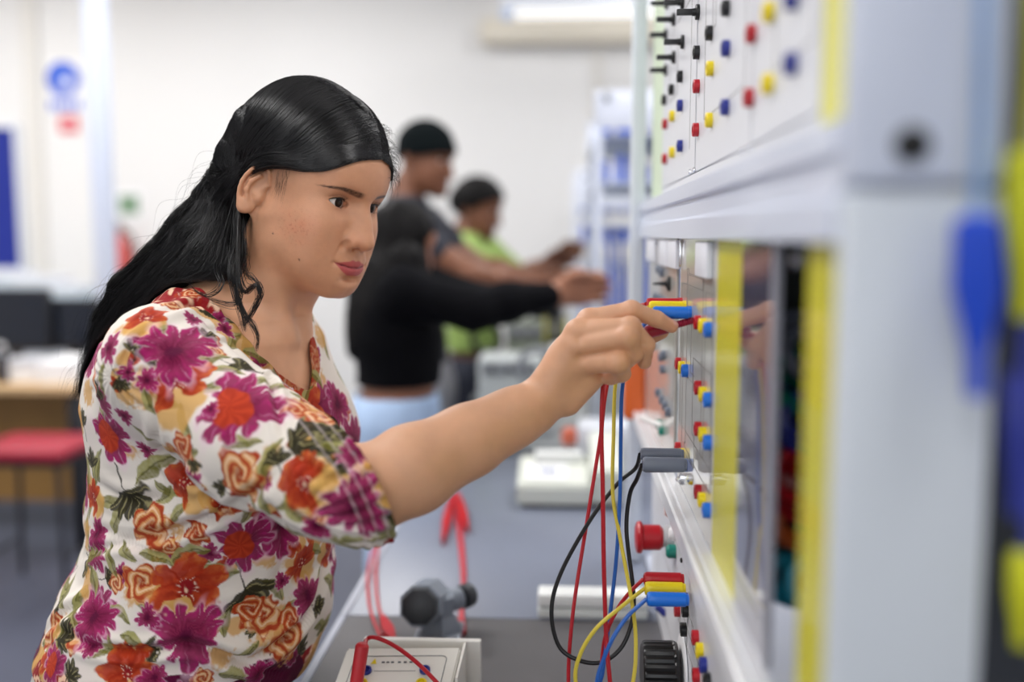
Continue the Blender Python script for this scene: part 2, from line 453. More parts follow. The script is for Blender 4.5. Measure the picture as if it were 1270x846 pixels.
def skin_paint(q, base, lip, dark, red=.35):
    """own colours of the face: lips, brows, cheeks, moles; plus painted shade between the lips"""
    col = np.tile(np.array(base[:3]), (len(q), 1)); a = q.copy(); a[:, 1] = np.abs(a[:, 1])
    def mixc(c, w):
        w = np.clip(w, 0, 1)[:, None]; col[:] = col * (1 - w) + np.array(c[:3]) * w
    n = fbm(q * 260); n2 = fbm(q * 90 + 9)
    col *= (1 + .035 * n2 + .02 * n)[:, None]
    rd = np.array(base[:3]) * np.array([1.0, .66, .62])
    ck = np.exp(-(((a[:, 0] - .052) / .026) ** 2 + ((a[:, 2] + .040) / .020) ** 2) ) * (a[:, 1] > .02)
    mixc(rd, ck * red * (.6 + .5 * n2))
    sp = sstep(.42, .75, fbm(q * 420 + 3)) * np.exp(-(((a[:, 0] - .048) / .024) ** 2 + ((a[:, 2] + .042) / .02) ** 2)) * (a[:, 1] > .02)
    mixc(rd * .75, sp * red * 1.4)
    nz = np.exp(-(((a[:, 0] - .104) / .012) ** 2 + ((a[:, 2] + .042) / .012) ** 2)); mixc(rd, nz * .35 * red)
    # lips
    t = np.clip(a[:, 1] / .0272, 0, 1.3)
    upz = -.0672 + .0016 * np.exp(-((a[:, 1] - .0055) / .004) ** 2) - .0052 * t ** 2.0
    loz = -.0864 + .0134 * t ** 2.2
    lw = sstep(.0012, -.0008, q[:, 2] - upz) * sstep(.0012, -.0008, loz - q[:, 2]) * sstep(1.06, .98, t) * (q[:, 0] > .056)
    mixc(lip, lw * .9)
    seam = np.exp(-((q[:, 2] + .0752 - .0028 * t ** 2) / .0011) ** 2) * lw; mixc(np.array(lip[:3]) * .35, seam * .7)  # crease shade painted as a dark line where the lips meet
    # brows
    bx = (a[:, 1] - .0120) / .046
    bz = .0138 + .0068 * np.clip(bx, 0, 1) - .0125 * np.clip(bx - .55, 0, 1) ** 1.5 * 1.6
    th = .0038 * (1 - .75 * np.clip(bx, 0, 1) ** 1.6)
    hair = .75 + .5 * noise3(np.stack([q[:, 1] * 500 + q[:, 2] * 500, q[:, 2] * 900 - q[:, 1] * 500, q[:, 0] * 200], 1))
    bw = sstep(1.25, .55, np.abs(a[:, 2] - bz) / th) * sstep(-.08, .1, bx) * sstep(1.06, .9, bx) * (q[:, 0] > .03)
    mixc(dark, bw * np.clip(hair + .15, 0, 1) * .92)
    # lid rim and under-eye tone
    e = a - V3(EYE); r = np.linalg.norm(e, axis=1)
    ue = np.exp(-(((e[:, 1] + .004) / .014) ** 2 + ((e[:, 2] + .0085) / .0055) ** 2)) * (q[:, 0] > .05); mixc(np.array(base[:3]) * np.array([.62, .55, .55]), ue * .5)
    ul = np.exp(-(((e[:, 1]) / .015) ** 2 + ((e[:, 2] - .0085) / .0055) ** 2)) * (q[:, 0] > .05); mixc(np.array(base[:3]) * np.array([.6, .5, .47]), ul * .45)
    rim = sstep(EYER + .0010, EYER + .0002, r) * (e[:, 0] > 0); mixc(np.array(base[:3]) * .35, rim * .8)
    ck2 = np.exp(-np.sum((a - np.array((EYE[0] + .0080, EYE[1] - .0112, EYE[2]))) ** 2, 1) / .0030 ** 2); mixc(np.array(base[:3]) * np.array([.95, .62, .60]), ck2 * .8)
    return col
# ---------------------------------------------------------------- the woman at the test rig
HEADR = (Matrix.Rotation(math.radians(-29), 3, 'Z') @ Matrix.Rotation(math.radians(15), 3, 'Y') @ Matrix.Rotation(math.radians(-5), 3, 'X'))
HEADC = np.array([-.307, 1.208, 1.454]); HEADS = .95
HR = np.array(HEADR)
def to_head(p): return ((p - HEADC) @ HR) / HEADS
def from_head(q): return (np.asarray(q) * HEADS) @ HR.T + HEADC
PHI = math.radians(14)
TF = np.array([math.cos(PHI), -math.sin(PHI), 0]); TR = np.array([-math.sin(PHI), -math.cos(PHI), 0])   # torso: forward, to her right
NB = np.array(P(306, 392, 1.205))                # base of the neck
_sl = []
for y, xl, xr, a in ((372, 225, 330, .085), (392, 170, 372, .120), (420, 135, 388, .150), (455, 119, 398, .160), (500, 111, 408, .162), (545, 113, 412, .160), (600, 112, 412, .155),
                     (650, 108, 408, .155), (700, 94, 405, .162), (750, 72, 402, .172), (800, 50, 392, .180), (850, 36, 372, .184), (930, 30, 355, .180), (1010, 45, 340, .165)):
    L, R = P(xl + 5, y, 1.205), P(xr - 1, y, 1.205); e = (R.x - L.x) / 2
    b = math.sqrt(max(e * e - (a * math.sin(PHI)) ** 2, .0025)) / math.cos(PHI)
    _sl.append(((L.z + R.z) / 2, (L.x + R.x) / 2, a, b))
_sl = np.array(sorted(_sl))
def torso(p, grow=0.0):
    z = np.clip(p[:, 2], _sl[0, 0], _sl[-1, 0])
    cx = np.interp(z, _sl[:, 0], _sl[:, 1]); a = np.interp(z, _sl[:, 0], _sl[:, 2]) + grow; b = np.interp(z, _sl[:, 0], _sl[:, 3]) + grow
    q = np.stack([p[:, 0] - cx, p[:, 1] - 1.225], 1)
    f = q @ TF[:2]; r = q @ TR[:2]
    k0 = np.sqrt((f / b) ** 2 + (r / a) ** 2); k1 = np.sqrt((f / b ** 2) ** 2 + (r / a ** 2) ** 2)
    d = np.where(k1 < 1e-6, -np.minimum(a, b), k0 * (k0 - 1) / np.maximum(k1, 1e-6))
    over = np.maximum(p[:, 2] - _sl[-1, 0], _sl[0, 0] - p[:, 2])
    return smax(d, over - grow, .02)
SHO = np.array(P(206, 458, 1.080)); ELB = np.array(P(447, 615, .960)); WRI = np.array(P(664, 504, 1.066)); LSHO = NB + np.array([-.045, .150, -.045])
def bust(p, grow=0.0):
    d = None
    for s in (1, -1):
        c = NB + TF * (.034 if s > 0 else .036) + TR * .082 * s + np.array([0, 0, -.165])
        e = s_ell(p, c, (.056 + grow, .064 + grow, .066 + grow), np.stack([TF, TR, [0, 0, 1]], 1)); d = e if d is None else np.minimum(d, e)
    return d
# hand joints: photo position, depth, radius
def J(x, y, Y, r): return (np.array(P(x, y, Y - .02)), r)
FING = {
    'index':  [J(731, 397, 1.092, .0118), J(783, 385, 1.086, .0100), J(815, 396, 1.096, .0086), J(833, 405, 1.103, .0072)],
    'middle': [J(716, 411, 1.080, .0122), J(782, 405, 1.066, .0102), J(802, 428, 1.078, .0088), J(799, 449, 1.090, .0078)],
    'ring':   [J(712, 429, 1.077, .0122), J(778, 418, 1.059, .0112), J(785, 440, 1.074, .0094), J(771, 455, 1.090, .0080)],
    'little': [J(716, 450, 1.083, .0120), J(766, 449, 1.061, .0116), J(771, 463, 1.076, .0094), J(757, 469, 1.091, .0080)],
}
THUMB = [J(694, 478, 1.112, .0150), J(742, 452, 1.136, .0130), J(788, 424, 1.134, .0112), J(820, 411, 1.122, .0088)]
def hand(p):
    d = None
    for k, ch in FING.items():
        e = s_chain(p, ch, .0035)
        # knuckle swell
        e = smin(e, s_ball(p, ch[1][0], ch[1][1] * 1.02), .004)
        d = e if d is None else smin(d, e, .0028)
    palm = None
    for k, w in (('index', .010), ('middle', .003), ('ring', -.004), ('little', -.011)):
        a = WRI + np.array(_up) * w * .9
        b = FING[k][0][0]
        c = (a + b) / 2
        e = s_cone(p, a, b + (b - c) * -.02, .0165, .0112); palm = e if palm is None else smin(palm, e, .012)
    mid = (WRI + FING['middle'][0][0] + FING['ring'][0][0] + FING['little'][0][0]) / 4 + np.array([.004, .014, 0])
    palm = smin(palm, s_ball(p, mid, .021), .016)
    th = s_chain(p, THUMB, .004)
    th = smin(th, s_cone(p, WRI + np.array([.005, .010, 0]), THUMB[1][0], .018, .013), .012)
    palm = smin(palm, s_cone(p, P(702, 497, 1.072), P(731, 470, 1.075), .0175, .0150), .014)
    d = smin(palm, smin(d, s_cone(p, FING['index'][0][0], FING['little'][0][0], .0108, .010), .006), .007)
    d = smin(d, th, .006)
    # tendon ridges and the dips between the knuckles
    ks = ['index', 'middle', 'ring', 'little']
    for a, b in zip(ks, ks[1:]):
        m = FING[a][0][0] * .5 + FING[b][0][0] * .5 + np.array([.004, -.0115, .0])
        d = d + .0022 * np.exp(-np.sum((p - m) ** 2, 1) / .0062 ** 2)
    return d
CUFFC = np.array(P(466, 596, .966))
def arm(p):
    d = s_cone(p, SHO, ELB, .050, .038)
    fa = s_chain(p, [(ELB, .0385), (ELB * .72 + WRI * .28, .0400), (ELB * .40 + WRI * .60, .0325), (ELB * .14 + WRI * .86, .0262), (WRI, .0248)], .03)
    d = smin(d, fa, .022)
    lo = s_chain(p, [(LSHO, .05), (LSHO + np.array([-.05, .05, -.26]), .042), (LSHO + np.array([.0, .05, -.44]), .032), (LSHO + np.array([.02, .05, -.49]), .026)], .01)
    return np.minimum(d, lo)
HEADLO, HEADHI = HEADC - .15, HEADC + .15
HANDLO, HANDHI = np.array([-.075, 1.02, 1.17]), np.array([.17, 1.18, 1.36])
def headw(p): return head_sdf(to_head(p)) * HEADS
def neck(p):
    top = from_head((-.014, 0, -.045)); mid = from_head((-.020, 0, -.100))
    d = s_chain(p, [(top, .052), (mid, .0505), (NB + np.array([-.012, 0, .0]), .056)], .03)
    # neck muscle and collar bones
    d = smin(d, s_cone(p, from_head((-.018, -.050, -.045)), NB + TF * .060 + TR * .020 + np.array([0, 0, -.012]), .010, .008), .022)
    d = smin(d, s_cone(p, from_head((-.018, .050, -.045)), NB + TF * .060 - TR * .020 + np.array([0, 0, -.012]), .010, .008), .022)
    return d
def body(p):
    ins = -.004 - .012 * sstep(1.21, 1.13, p[:, 2])
    d = torso(p, ins)
    sl = s_cone(p, NB + np.array([-.03, 0, -.005]), SHO + np.array([-.01, 0, .005]), .052, .048)
    sl = smin(sl, s_cone(p, NB + np.array([-.03, 0, -.005]), LSHO, .052, .046), .03)
    d = smin(d, sl, .05)
    d = smin(d, bust(p, -.010), .04)
    d = smin(d, arm(p), .03)
    for s in (1, -1):
        d = smin(d, s_cone(p, NB + TF * .064 + TR * .016 * s + np.array([0, 0, -.028]), NB + TF * .022 + TR * (.130 if s > 0 else .085) * s + np.array([0, 0, -.024]), .0065, .006), .012)
    d = smin(d, boxed(p, neck, NB - .12, HEADC + .06, .08, 0), .035)
    hd = boxed(p, headw, HEADLO, HEADHI, .05, 0)
    d = smin(d, hd, .022)
    hn = boxed(p, hand, HANDLO, HANDHI, .04, 0)
    d = smin(d, hn, .009)
    return d
def blouse_base(p):
    d = torso(p, .003)
    d = smin(d, bust(p, .006), .05)
    sl = s_cone(p, NB + np.array([-.03, 0, -.005]), SHO + np.array([-.01, 0, .005]), .058, .056)
    sl = smin(sl, s_cone(p, NB + np.array([-.03, 0, -.005]), LSHO, .058, .056), .03)
    d = smin(d, sl, .05)
    slv = s_chain(p, [(SHO + np.array([.0, 0, -.0]), .067), (SHO * .5 + ELB * .5 + np.array([-.002, 0, -.014]), .0560), (SHO * .16 + ELB * .84 + np.array([0, 0, -.004]), .0505), (CUFFC * .5 + ELB * .5 + np.array([0, 0, -.002]), .0465), (CUFFC, .0430)], .04)
    lo = s_chain(p, [(LSHO, .062), (LSHO + np.array([-.05, .05, -.26]), .054), (LSHO + np.array([-.035, .05, -.33]), .05)], .02)
    d = smin(d, slv, .022); d = smin(d, lo, .02)
    return d
FAX = (WRI - ELB) / np.linalg.norm(WRI - ELB)
def blouse(p):
    d = blouse_base(p)
    # soft wrinkles: stretched noise round the waist, gathers at the shoulder and above the cuff
    n = fbm(p * np.array([9, 9, 26]) + 3.1, 2)
    w = sstep(1.20, 1.05, p[:, 2]); d = d - .0050 * n * w
    ds = np.linalg.norm(p - SHO, axis=1); v = p - SHO
    ang = np.arctan2(v[:, 2], v[:, 0] * .8 - v[:, 1] * .4)
    gath = np.sin(ang * 17 + 3 * noise3(p * 14)) * np.exp(-((ds - .085) / .035) ** 2) * (p[:, 2] > SHO[2] - .03)
    d = d - .0011 * gath
    t = (p - CUFFC) @ FAX
    rad = (p - CUFFC) - t[:, None] * FAX
    a2 = np.arctan2(rad[:, 2], rad @ np.cross(FAX, [0, 0, 1]))
    inarm = np.exp(-(np.maximum(np.linalg.norm(rad, axis=1) - .06, 0) / .01) ** 2)
    cf = inarm * sstep(-.10, -.035, t)
    d = d - .0016 * np.sin(a2 * 22 + 5 * noise3(p * 20)) * cf
    for k in (-.018, -.029, -.040):
        d = d + .0022 * np.exp(-((t - k) / .0028) ** 2) * inarm * (t > -.06)
    d = d - .0042 * fbm(p * 15, 2) * sstep(-.02, -.12, t)
    return d
def surf_caster(v, q):
    t = np.concatenate([q[:, [0, 1, 2]], q[:, [0, 2, 3]]])
    return BVHTree.FromPolygons([Vector(a) for a in v], [tuple(map(int, a)) for a in q])
def hit(bvh, x, y):
    r = bvh.ray_cast(CAM_LOC, ray(x, y)); return r[0], r[1]
def attr_mat(name, rough=.5, sss=0, spec=.5, sheen=0, bump=0, bscale=300, sc=.006, coat=0):
    m = mat(name, (1, 1, 1, 1), rough, spec=spec, sheen=sheen, sss=sss, bump=bump, bscale=bscale, coat=coat)
    nt = m.node_tree; b = nt.nodes['Principled BSDF']
    at = nt.nodes.new('ShaderNodeAttribute'); at.attribute_name = 'paint'; nt.links.new(at.outputs['Color'], b.inputs['Base Color'])
    if sss: b.inputs['Subsurface Scale'].default_value = sc
    return m
SKIN = srgb(216, 164, 130)
woman = empty('person', (-.42, 1.225, 0), 'woman in floral blouse with long dark hair plugging a lead into the rig', 'person')
bv, bq = mesh_sdf(body, (-.80, .86, .84), (.18, 1.48, 1.60), HB)
bv = relax(bv, bq, 1)
me = np_mesh('body', bv, bq)
def body_paint(v):
    q = to_head(v)
    col = np.tile(np.array(SKIN[:3]), (len(v), 1))
    m = (np.abs(q) < .15).all(1) & (q[:, 2] > -.125)
    n = fbm(v * 60); col *= (1 + .05 * n)[:, None]
    c = skin_paint(q[m], SKIN, srgb(190, 78, 88), srgb(44, 30, 26), red=.5)
    f = sstep(-.125, -.10, q[m][:, 2])[:, None]
    c = c * (1 - f) + c * np.array([.87, .80, .76]) * f       # face painted darker: part her tan, part shade from its downward tilt
    col[m] = col[m] * (1 - f) + c * f
    # moles on the cheek and jaw
    for x, y, r in ((338.5, 289.5, .0011), (371, 322, .0013)):
        h_, _n = hit(BODYBVH, x, y)
        if h_ is not None:
            d = np.linalg.norm(v - np.array(h_), axis=1); w = sstep(r * 1.4, r * .5, d)[:, None]; col = col * (1 - w) + np.array(srgb(70, 40, 32)[:3]) * w
    # knuckles and finger ends a little redder
    for ch in FING.values():
        for k, s in ((1, .010), (3, .009), (0, .011)):
            d2 = np.sum((v - ch[k][0]) ** 2, 1); w = (.28 * np.exp(-d2 / s ** 2))[:, None]
            col = col * (1 - w) + np.array(SKIN[:3]) * np.array([1, .72, .66]) * w
    return col
BODYBVH = surf_caster(bv, bq)
set_colors(me, body_paint(bv))
M_skin = attr_mat('skin_warm', .46, sss=.12, spec=.45, bump=.12, bscale=900)
body_o = new_obj('body', me, M_skin); set_parent(body_o, woman)
# ---- eyes: white, iris, pupil under a clear bulge
def iris_mat():
    m = mat('iris_brown', (.016, .007, .004, 1), .35, spec=.25)
    return m
M_white = mat('eye_white', srgb(222, 212, 206), .12, sss=.1, coat=.6)
M_iris = iris_mat(); M_pupil = mat('pupil', (.002, .002, .002, 1), .1); M_cornea = mat('cornea', (1, 1, 1, 1), 0, trans=1)
def make_eye(parent, R3, C, S, side, gaze, whites=True):
    c = np.array((EYE[0], side * EYE[1], EYE[2])); W = Vector(np.array(R3) @ (c * S) + C)
    g = Vector(gaze).normalized()
    b = B().ball(W, EYER * S, 4)
    e = b.build('eyeball', M_white, parent)
    B().lathe([(EYER * S * .878, .0062 * S), (EYER * S * .893, .0060 * S), (EYER * S * .965, .0045 * S), (EYER * S * 1.005, .0024 * S), (EYER * S * 1.015, 0)], W, g, 32).build('iris', M_iris, e)
    B().lathe([(EYER * S * .98, .0026 * S), (EYER * S * 1.012, .0024 * S), (EYER * S * 1.024, 0)], W, g, 24).build('pupil', M_pupil, e)
    return e
GZ = Vector(HEADR @ Vector((1, -.10, .02)))
for s_ in (-1, 1): make_eye(woman, HR, HEADC, HEADS, s_, GZ)
M_lash = mat('lash', (.006, .005, .005, 1), .5)
for s_ in (-1, 1):
    lb = B()
    for low in (0, 1):
        base = []
        for y in np.linspace(-.0138, .0152, 38):
            t = (y + .0003) / .0158
            z = (.0052 * max(1 - abs(t) ** 2.3, -1) + .0003 + .0012 * t) if not low else (-.0050 * max(1 - abs(t) ** 2.3, -1) + .0012 * t)
            r = EYER + .0016 + .0022 * max(0, (y - .009) / .006); x = math.sqrt(max(r * r - y * y - z * z, 1e-8)) if r * r > y * y + z * z else .002
            base.append((np.array((x, y, z)), t))
        pts = [from_head(np.array(EYE) * np.array([1, s_, 1]) + b * np.array([1, s_, 1])) for b, t in base]
        if not low: lb.tube(pts, lambda t: .00075 * (1 - abs(2 * t - 1) ** 3) + .0002, 5, 1)
        if low: base = base[:33]
        for b, t in (base[:33] if not low else base[10:28]):
            for k in range(2 if not low else 1):
                j = np.array([random.uniform(-.0003, .0003) for _ in range(3)])
                p0 = b + j; L = (.0046 if not low else .0018) * random.uniform(.7, 1.1)
                out = b / np.linalg.norm(b)
                d = out * .8 + np.array([.25, .55 * t, .35 if not low else -.55])
                p1 = p0 + d * L * .5; p2 = p0 + d * L + np.array([0, 0, .0016 if not low else -.0003])
                W3 = [from_head(np.array(EYE) * np.array([1, s_, 1]) + c * np.array([1, s_, 1])) for c in (p0, p1, p2)]
                lb.tube(W3, lambda t: .00013 * (1 - .8 * t), 3, 2)
    lb.build('eyelashes', M_lash, woman)
# ---- nails
M_nail = mat('nail', srgb(222, 168, 150), .25, coat=.3)
for nm, ch in list(FING.items())[:1] + [('middle', FING['middle'])]:
    a, b = ch[2][0], ch[3][0]; ax = (b - a) / np.linalg.norm(b - a)
    side = np.cross(ax, np.array(_fw)); side /= np.linalg.norm(side); out = np.cross(side, ax); out = out if out @ np.array(_fw) < 0 else -out
    if nm == 'index': out = np.array([.35, -.45, .8]); out -= ax * (out @ ax); out /= np.linalg.norm(out)
    if nm == 'middle': out = np.array([.9, -.3, .2]); out -= ax * (out @ ax); out /= np.linalg.norm(out)
    M3 = Matrix([Vector(ax), Vector(np.cross(out, ax)), Vector(out)]).transposed()
    nb_ = bmesh.new(); bmesh.ops.create_icosphere(nb_, subdivisions=3, radius=1, matrix=Matrix.Translation(Vector(b + out * ch[3][1] * .62 - ax * .0005)) @ M3.to_4x4() @ Matrix.Diagonal((.0062, .0050, .0032, 1)))
    x = B(); x._merge(nb_); x.build('fingernail', M_nail, woman)
# ---------------------------------------------------------------- floral blouse: a shell over the body with an open neck and cuff
wv, wq = mesh_sdf(blouse, (-.82, .84, .80), (-.08, 1.50, 1.40), HB * 1.05)
wv = relax(wv, wq, 2)
# -- neckline, cuffs and hem are cut open
def open_mask(v):
    r = v - NB; u = r @ TR; f = r @ TF
    zz = v[:, 2]
    uR = np.interp(zz, [1.215, 1.220, 1.230, 1.241, 1.252, 1.270, 1.290, 1.310, 1.341], [.016, .027, .044, .057, .066, .078, .084, .088, .080])
    uL = np.interp(zz, [1.215, 1.222, 1.235, 1.260, 1.285, 1.310, 1.340], [.014, .008, .000, -.008, -.022, -.046, -.070])
    neckhole = (zz > 1.216) & (u < uR) & (u > uL) & (f > -.02)
    back = (v[:, 2] > 1.325) & (f <= -.02) & (np.abs(u) < .085)
    t2 = (v - CUFFC) @ FAX; rad = np.linalg.norm((v - CUFFC) - t2[:, None] * FAX, axis=1)
    cuff = (t2 > -.010) & (rad < .09) & (v[:, 0] > CUFFC[0] - .06)
    LC = LSHO + np.array([-.035, .05, -.33]); lax = np.array([.1, 0, -1.]); t3 = (v - LC) @ lax
    lcuff = (t3 > .0) & (np.linalg.norm((v - LC) - t3[:, None] * lax, axis=1) < .07) & (v[:, 1] > 1.36)
    hem = v[:, 2] < .842 + .006 * np.sin(v[:, 0] * 14) + .036 * sstep(-.55, -.64, v[:, 0])
    return neckhole | back | cuff | lcuff | hem
WBVH0 = surf_caster(wv, wq)
# -- drawn-in folds: each a line on the cloth, pressed in and raised beside
FOLDS = [([(112, 655), (170, 668), (235, 652), (300, 622), (340, 590)], .0065, .010), ([(103, 690), (150, 676), (210, 690)], .004, .008),
         ([(62, 772), (110, 800), (170, 808), (240, 800), (300, 822), (352, 836)], .006, .009), ([(228, 800), (300, 818), (350, 796), (390, 750), (402, 700)], .007, .011),
         ([(185, 500), (205, 560), (250, 600), (290, 640)], .007, .010), ([(250, 395), (285, 430), (330, 470), (350, 492)], .004, .007),
         ([(318, 436), (334, 470), (345, 510), (352, 545)], .005, .006), ([(300, 600), (345, 640), (352, 690), (340, 730)], .004, .012),
         ([(205, 385), (250, 380), (285, 405)], .004, .008), ([(150, 470), (160, 430), (190, 400)], .005, .007), ([(360, 560), (400, 590), (430, 600)], .004, .009),
         ([(352, 630), (395, 655), (440, 668)], .004, .008), ([(120, 600), (160, 622), (220, 615)], .004, .012), ([(45, 800), (70, 770), (110, 740)], .005, .010)]
def nrm(v, q):
    a = v[q[:, 2]] - v[q[:, 0]]; b = v[q[:, 3]] - v[q[:, 1]]; fn = np.cross(a, b)
    n = np.zeros_like(v)
    for k in range(3):
        for c in range(4): n[:, k] += np.bincount(q[:, c], fn[:, k], len(v))
    return n / np.maximum(np.linalg.norm(n, axis=1), 1e-12)[:, None]
wn = nrm(wv, wq)
from mathutils.kdtree import KDTree
kd = KDTree(len(wv))
for i, a in enumerate(wv): kd.insert(a, i)
kd.balance()
disp = np.zeros(len(wv))
for line, amp, sig in FOLDS:
    ps = []
    for p in spline([(x, y, 0) for x, y in line], 14):
        h_, n_ = hit(WBVH0, p.x, p.y)
        if h_ is not None: ps.append(np.array(h_))
    if len(ps) < 3: continue
    ps = np.array(ps); best = {}
    for i, p in enumerate(ps):
        w = math.sin(PI * (i + .5) / len(ps)) ** .6
        for co, j, d in kd.find_range(p, sig * 3.2):
            if j not in best or d < best[j][0]: best[j] = (d, w)
    for j, (d, w) in best.items():
        disp[j] += -amp * w * math.exp(-(d / (sig * .55)) ** 2) + amp * .75 * w * math.exp(-((d - sig * 1.35) / (sig * .7)) ** 2)
wv = wv + wn * disp[:, None]
cut = open_mask(wv)
wq = wq[~cut[wq].any(1)]
# -- even out the cut edges
def edge_smooth(v, q, it):
    e = np.concatenate([q[:, [0, 1]], q[:, [1, 2]], q[:, [2, 3]], q[:, [3, 0]]]); key = np.sort(e, 1)
    u, c = np.unique(key[:, 0].astype(np.int64) * len(v) + key[:, 1], return_counts=True)
    u = u[c == 1]; a, b = u // len(v), u % len(v)
    cnt = np.bincount(a, minlength=len(v)) + np.bincount(b, minlength=len(v))
    for _ in range(it):
        s = np.stack([np.bincount(a, v[b, k], len(v)) + np.bincount(b, v[a, k], len(v)) for k in range(3)], 1)
        m = cnt > 0; v = v.copy(); v[m] = v[m] * .5 + s[m] / cnt[m][:, None] * .5
    return v
wv = edge_smooth(wv, wq, 14)
# -- the print: flowers and leaves laid on the cloth where they sit, each painted in its own tangent plane
WBVH = surf_caster(wv, wq)
kd = KDTree(len(wv))
for i, a in enumerate(wv): kd.insert(a, i)
kd.balance()
wn = nrm(wv, wq)
C_ = lambda r, g, b: np.array(srgb(r, g, b)[:3])
CREAM = C_(226, 217, 207)
paint = np.tile(CREAM, (len(wv), 1))
n0 = fbm(wv * 16 + 1)
paint *= (1 - .05 * sstep(.2, .9, n0))[:, None]
wash = sstep(.25, .8, fbm(wv * 22 + 40)); paint = paint * (1 - .14 * wash[:, None]) + C_(228, 196, 206) * .14 * wash[:, None]
WARP = np.stack([fbm(wv * 70 + 11, 2), fbm(wv * 70 + 51, 2)], 1)
FINE = fbm(wv * 260 + 5, 2)
rnd = random.Random(11)
def lay(i, col, a):
    global paint
    a = np.clip(a, 0, 1)[:, None]; paint[i] = paint[i] * (1 - a) + col * a
def local(x, y, R, ang):
    h_, n_ = hit(WBVH, x, y)
    if h_ is None: return None
    return local3(np.array(h_), np.array(n_), R, ang)
def local3(c, n, R, ang):
    idx = [j for co, j, d in kd.find_range(Vector(c), R * 1.6)]
    if not idx: return None
    idx = np.array(idx); idx = idx[(wn[idx] @ n) * np.sign(wn[idx[0]] @ n + 1e-9) > -.2]
    ref = np.array([0, 0, 1.]); u = np.cross(ref, n); u /= max(np.linalg.norm(u), 1e-6); w = np.cross(n, u)
    if w[2] < 0: w, u = -w, -u
    if u @ np.array(_rt) < 0: u = -u
    d = (wv[idx] - c) / R
    a, b = d @ u, d @ w
    # keep arc length on curved cloth
    L = np.linalg.norm(d, axis=1); pl = np.hypot(a, b); s = np.where(pl > 1e-6, L / np.maximum(pl, 1e-6), 1)
    a, b = a * s, b * s
    a = a + WARP[idx, 0] * .13; b = b + WARP[idx, 1] * .13
    ca, sa = math.cos(ang), math.sin(ang)
    return idx, a * ca + b * sa, -a * sa + b * ca
def dahlia(x, y, R, ang=0, core=None, loc=None):
    L = loc or local(x, y, R, ang)
    if L is None: return
    i, a, b = L; r = np.hypot(a, b); th = np.arctan2(b, a); n = rnd.choice((9, 10, 11)); ph = rnd.random() * 6
    ed = .60 + .34 * np.abs(np.cos(n * th / 2 + ph)) ** .8 + .16 * np.sin(3 * th + ph)
    halo = sstep(ed * 1.28, ed * .95, r); lay(i, C_(238, 200, 220), halo * .5)
    body_ = sstep(ed + .05, ed - .04, r)
    streak = .5 + .5 * np.sin(n * 2 * th + 4 * r + FINE[i] * 2)
    lay(i, C_(134, 2, 72), body_ * .95)
    lay(i, C_(180, 36, 112), body_ * sstep(.55, 1.0, r / ed) * streak * .75)
    lay(i, C_(92, 2, 44), body_ * sstep(.75, .15, r / ed) * (.5 + .5 * (1 - streak)))
    gap = sstep(.16, .03, np.abs(np.sin(n * th / 2 + ph))) * sstep(.35, .8, r) * body_; lay(i, C_(232, 170, 204), gap * .35)
    if core == 'orange':
        ax, bx = a + .18, b + .05; c = sstep(.52, .42, np.hypot(ax, bx * .85)); lay(i, C_(190, 62, 28), c * .95); lay(i, C_(140, 30, 16), c * (.5 + .5 * np.sin(9 * np.arctan2(bx, ax))) * .5)
    else: lay(i, C_(78, 2, 46), sstep(.26, .08, r) * .8)
def poppy(x, y, R, ang=0, back=True, loc=None):
    L = loc or local(x, y, R * 1.1, ang)
    if L is None: return
    i, a, b = L; a = a * 1.1; b = b * 1.1
    if back: lay(i, C_(208, 160, 88), sstep(.92, .72, np.hypot(a + .12, (b + .42) * 1.15)) * .9)
    m = np.zeros(len(i))
    for k, (t, ln, wd) in enumerate(((1.35, .50, .42), (2.6, .52, .30), (.25, .58, .27), (3.5, .50, .24), (-.5, .44, .25))):
        cx, cy = math.cos(t) * ln, math.sin(t) * ln
        u_ = (a - cx) * math.cos(t) + (b - cy) * math.sin(t); v_ = -(a - cx) * math.sin(t) + (b - cy) * math.cos(t)
        p_ = sstep(1.06, .92, np.hypot(u_ / .46, v_ / wd)); sh = .5 + .5 * np.sin(v_ / wd * 6 + u_ * 3 + FINE[i] * 1.5)
        lay(i, C_(174, 52, 22), p_ * .96); lay(i, C_(132, 28, 14), p_ * sh * sstep(.3, -.3, u_) * .8); lay(i, C_(220, 128, 60), p_ * sstep(.05, .4, u_) * (1 - sh) * .6)
    r = np.hypot(a, b); th = np.arctan2(b, a)
    lay(i, C_(140, 22, 30), sstep(.22, .14, r) * .95)
    lay(i, C_(240, 214, 190), sstep(.6, .9, np.sin(11 * th)) * np.exp(-((r - .20) / .035) ** 2) * .8); lay(i, C_(230, 190, 160), sstep(.07, .03, r))
def rose(x, y, R, ang=0, dark=False, loc=None):
    L = loc or local(x, y, R, ang)
    if L is None: return
    i, a, b = L; r = np.hypot(a, b * .92); th = np.arctan2(b, a)
    ed = .82 + .10 * np.sin(5 * th + ang) + .06 * np.sin(9 * th)
    m = sstep(ed + .05, ed - .03, r)
    lay(i, C_(214, 150, 92) if not dark else C_(196, 110, 52), m * .95)
    sp = np.sin(r * 15 - th * 2.0 + 1.2 * np.sin(3 * th + ang)); lay(i, C_(164, 48, 22), m * sstep(.1, .75, sp) * .9); lay(i, C_(240, 214, 180), m * sstep(-.5, -.95, sp) * .6)
    lay(i, C_(140, 34, 18), sstep(.30, .12, r) * .6); lay(i, C_(160, 48, 22), m * sstep(.08, .0, np.abs(r - ed + .05)) * .7)
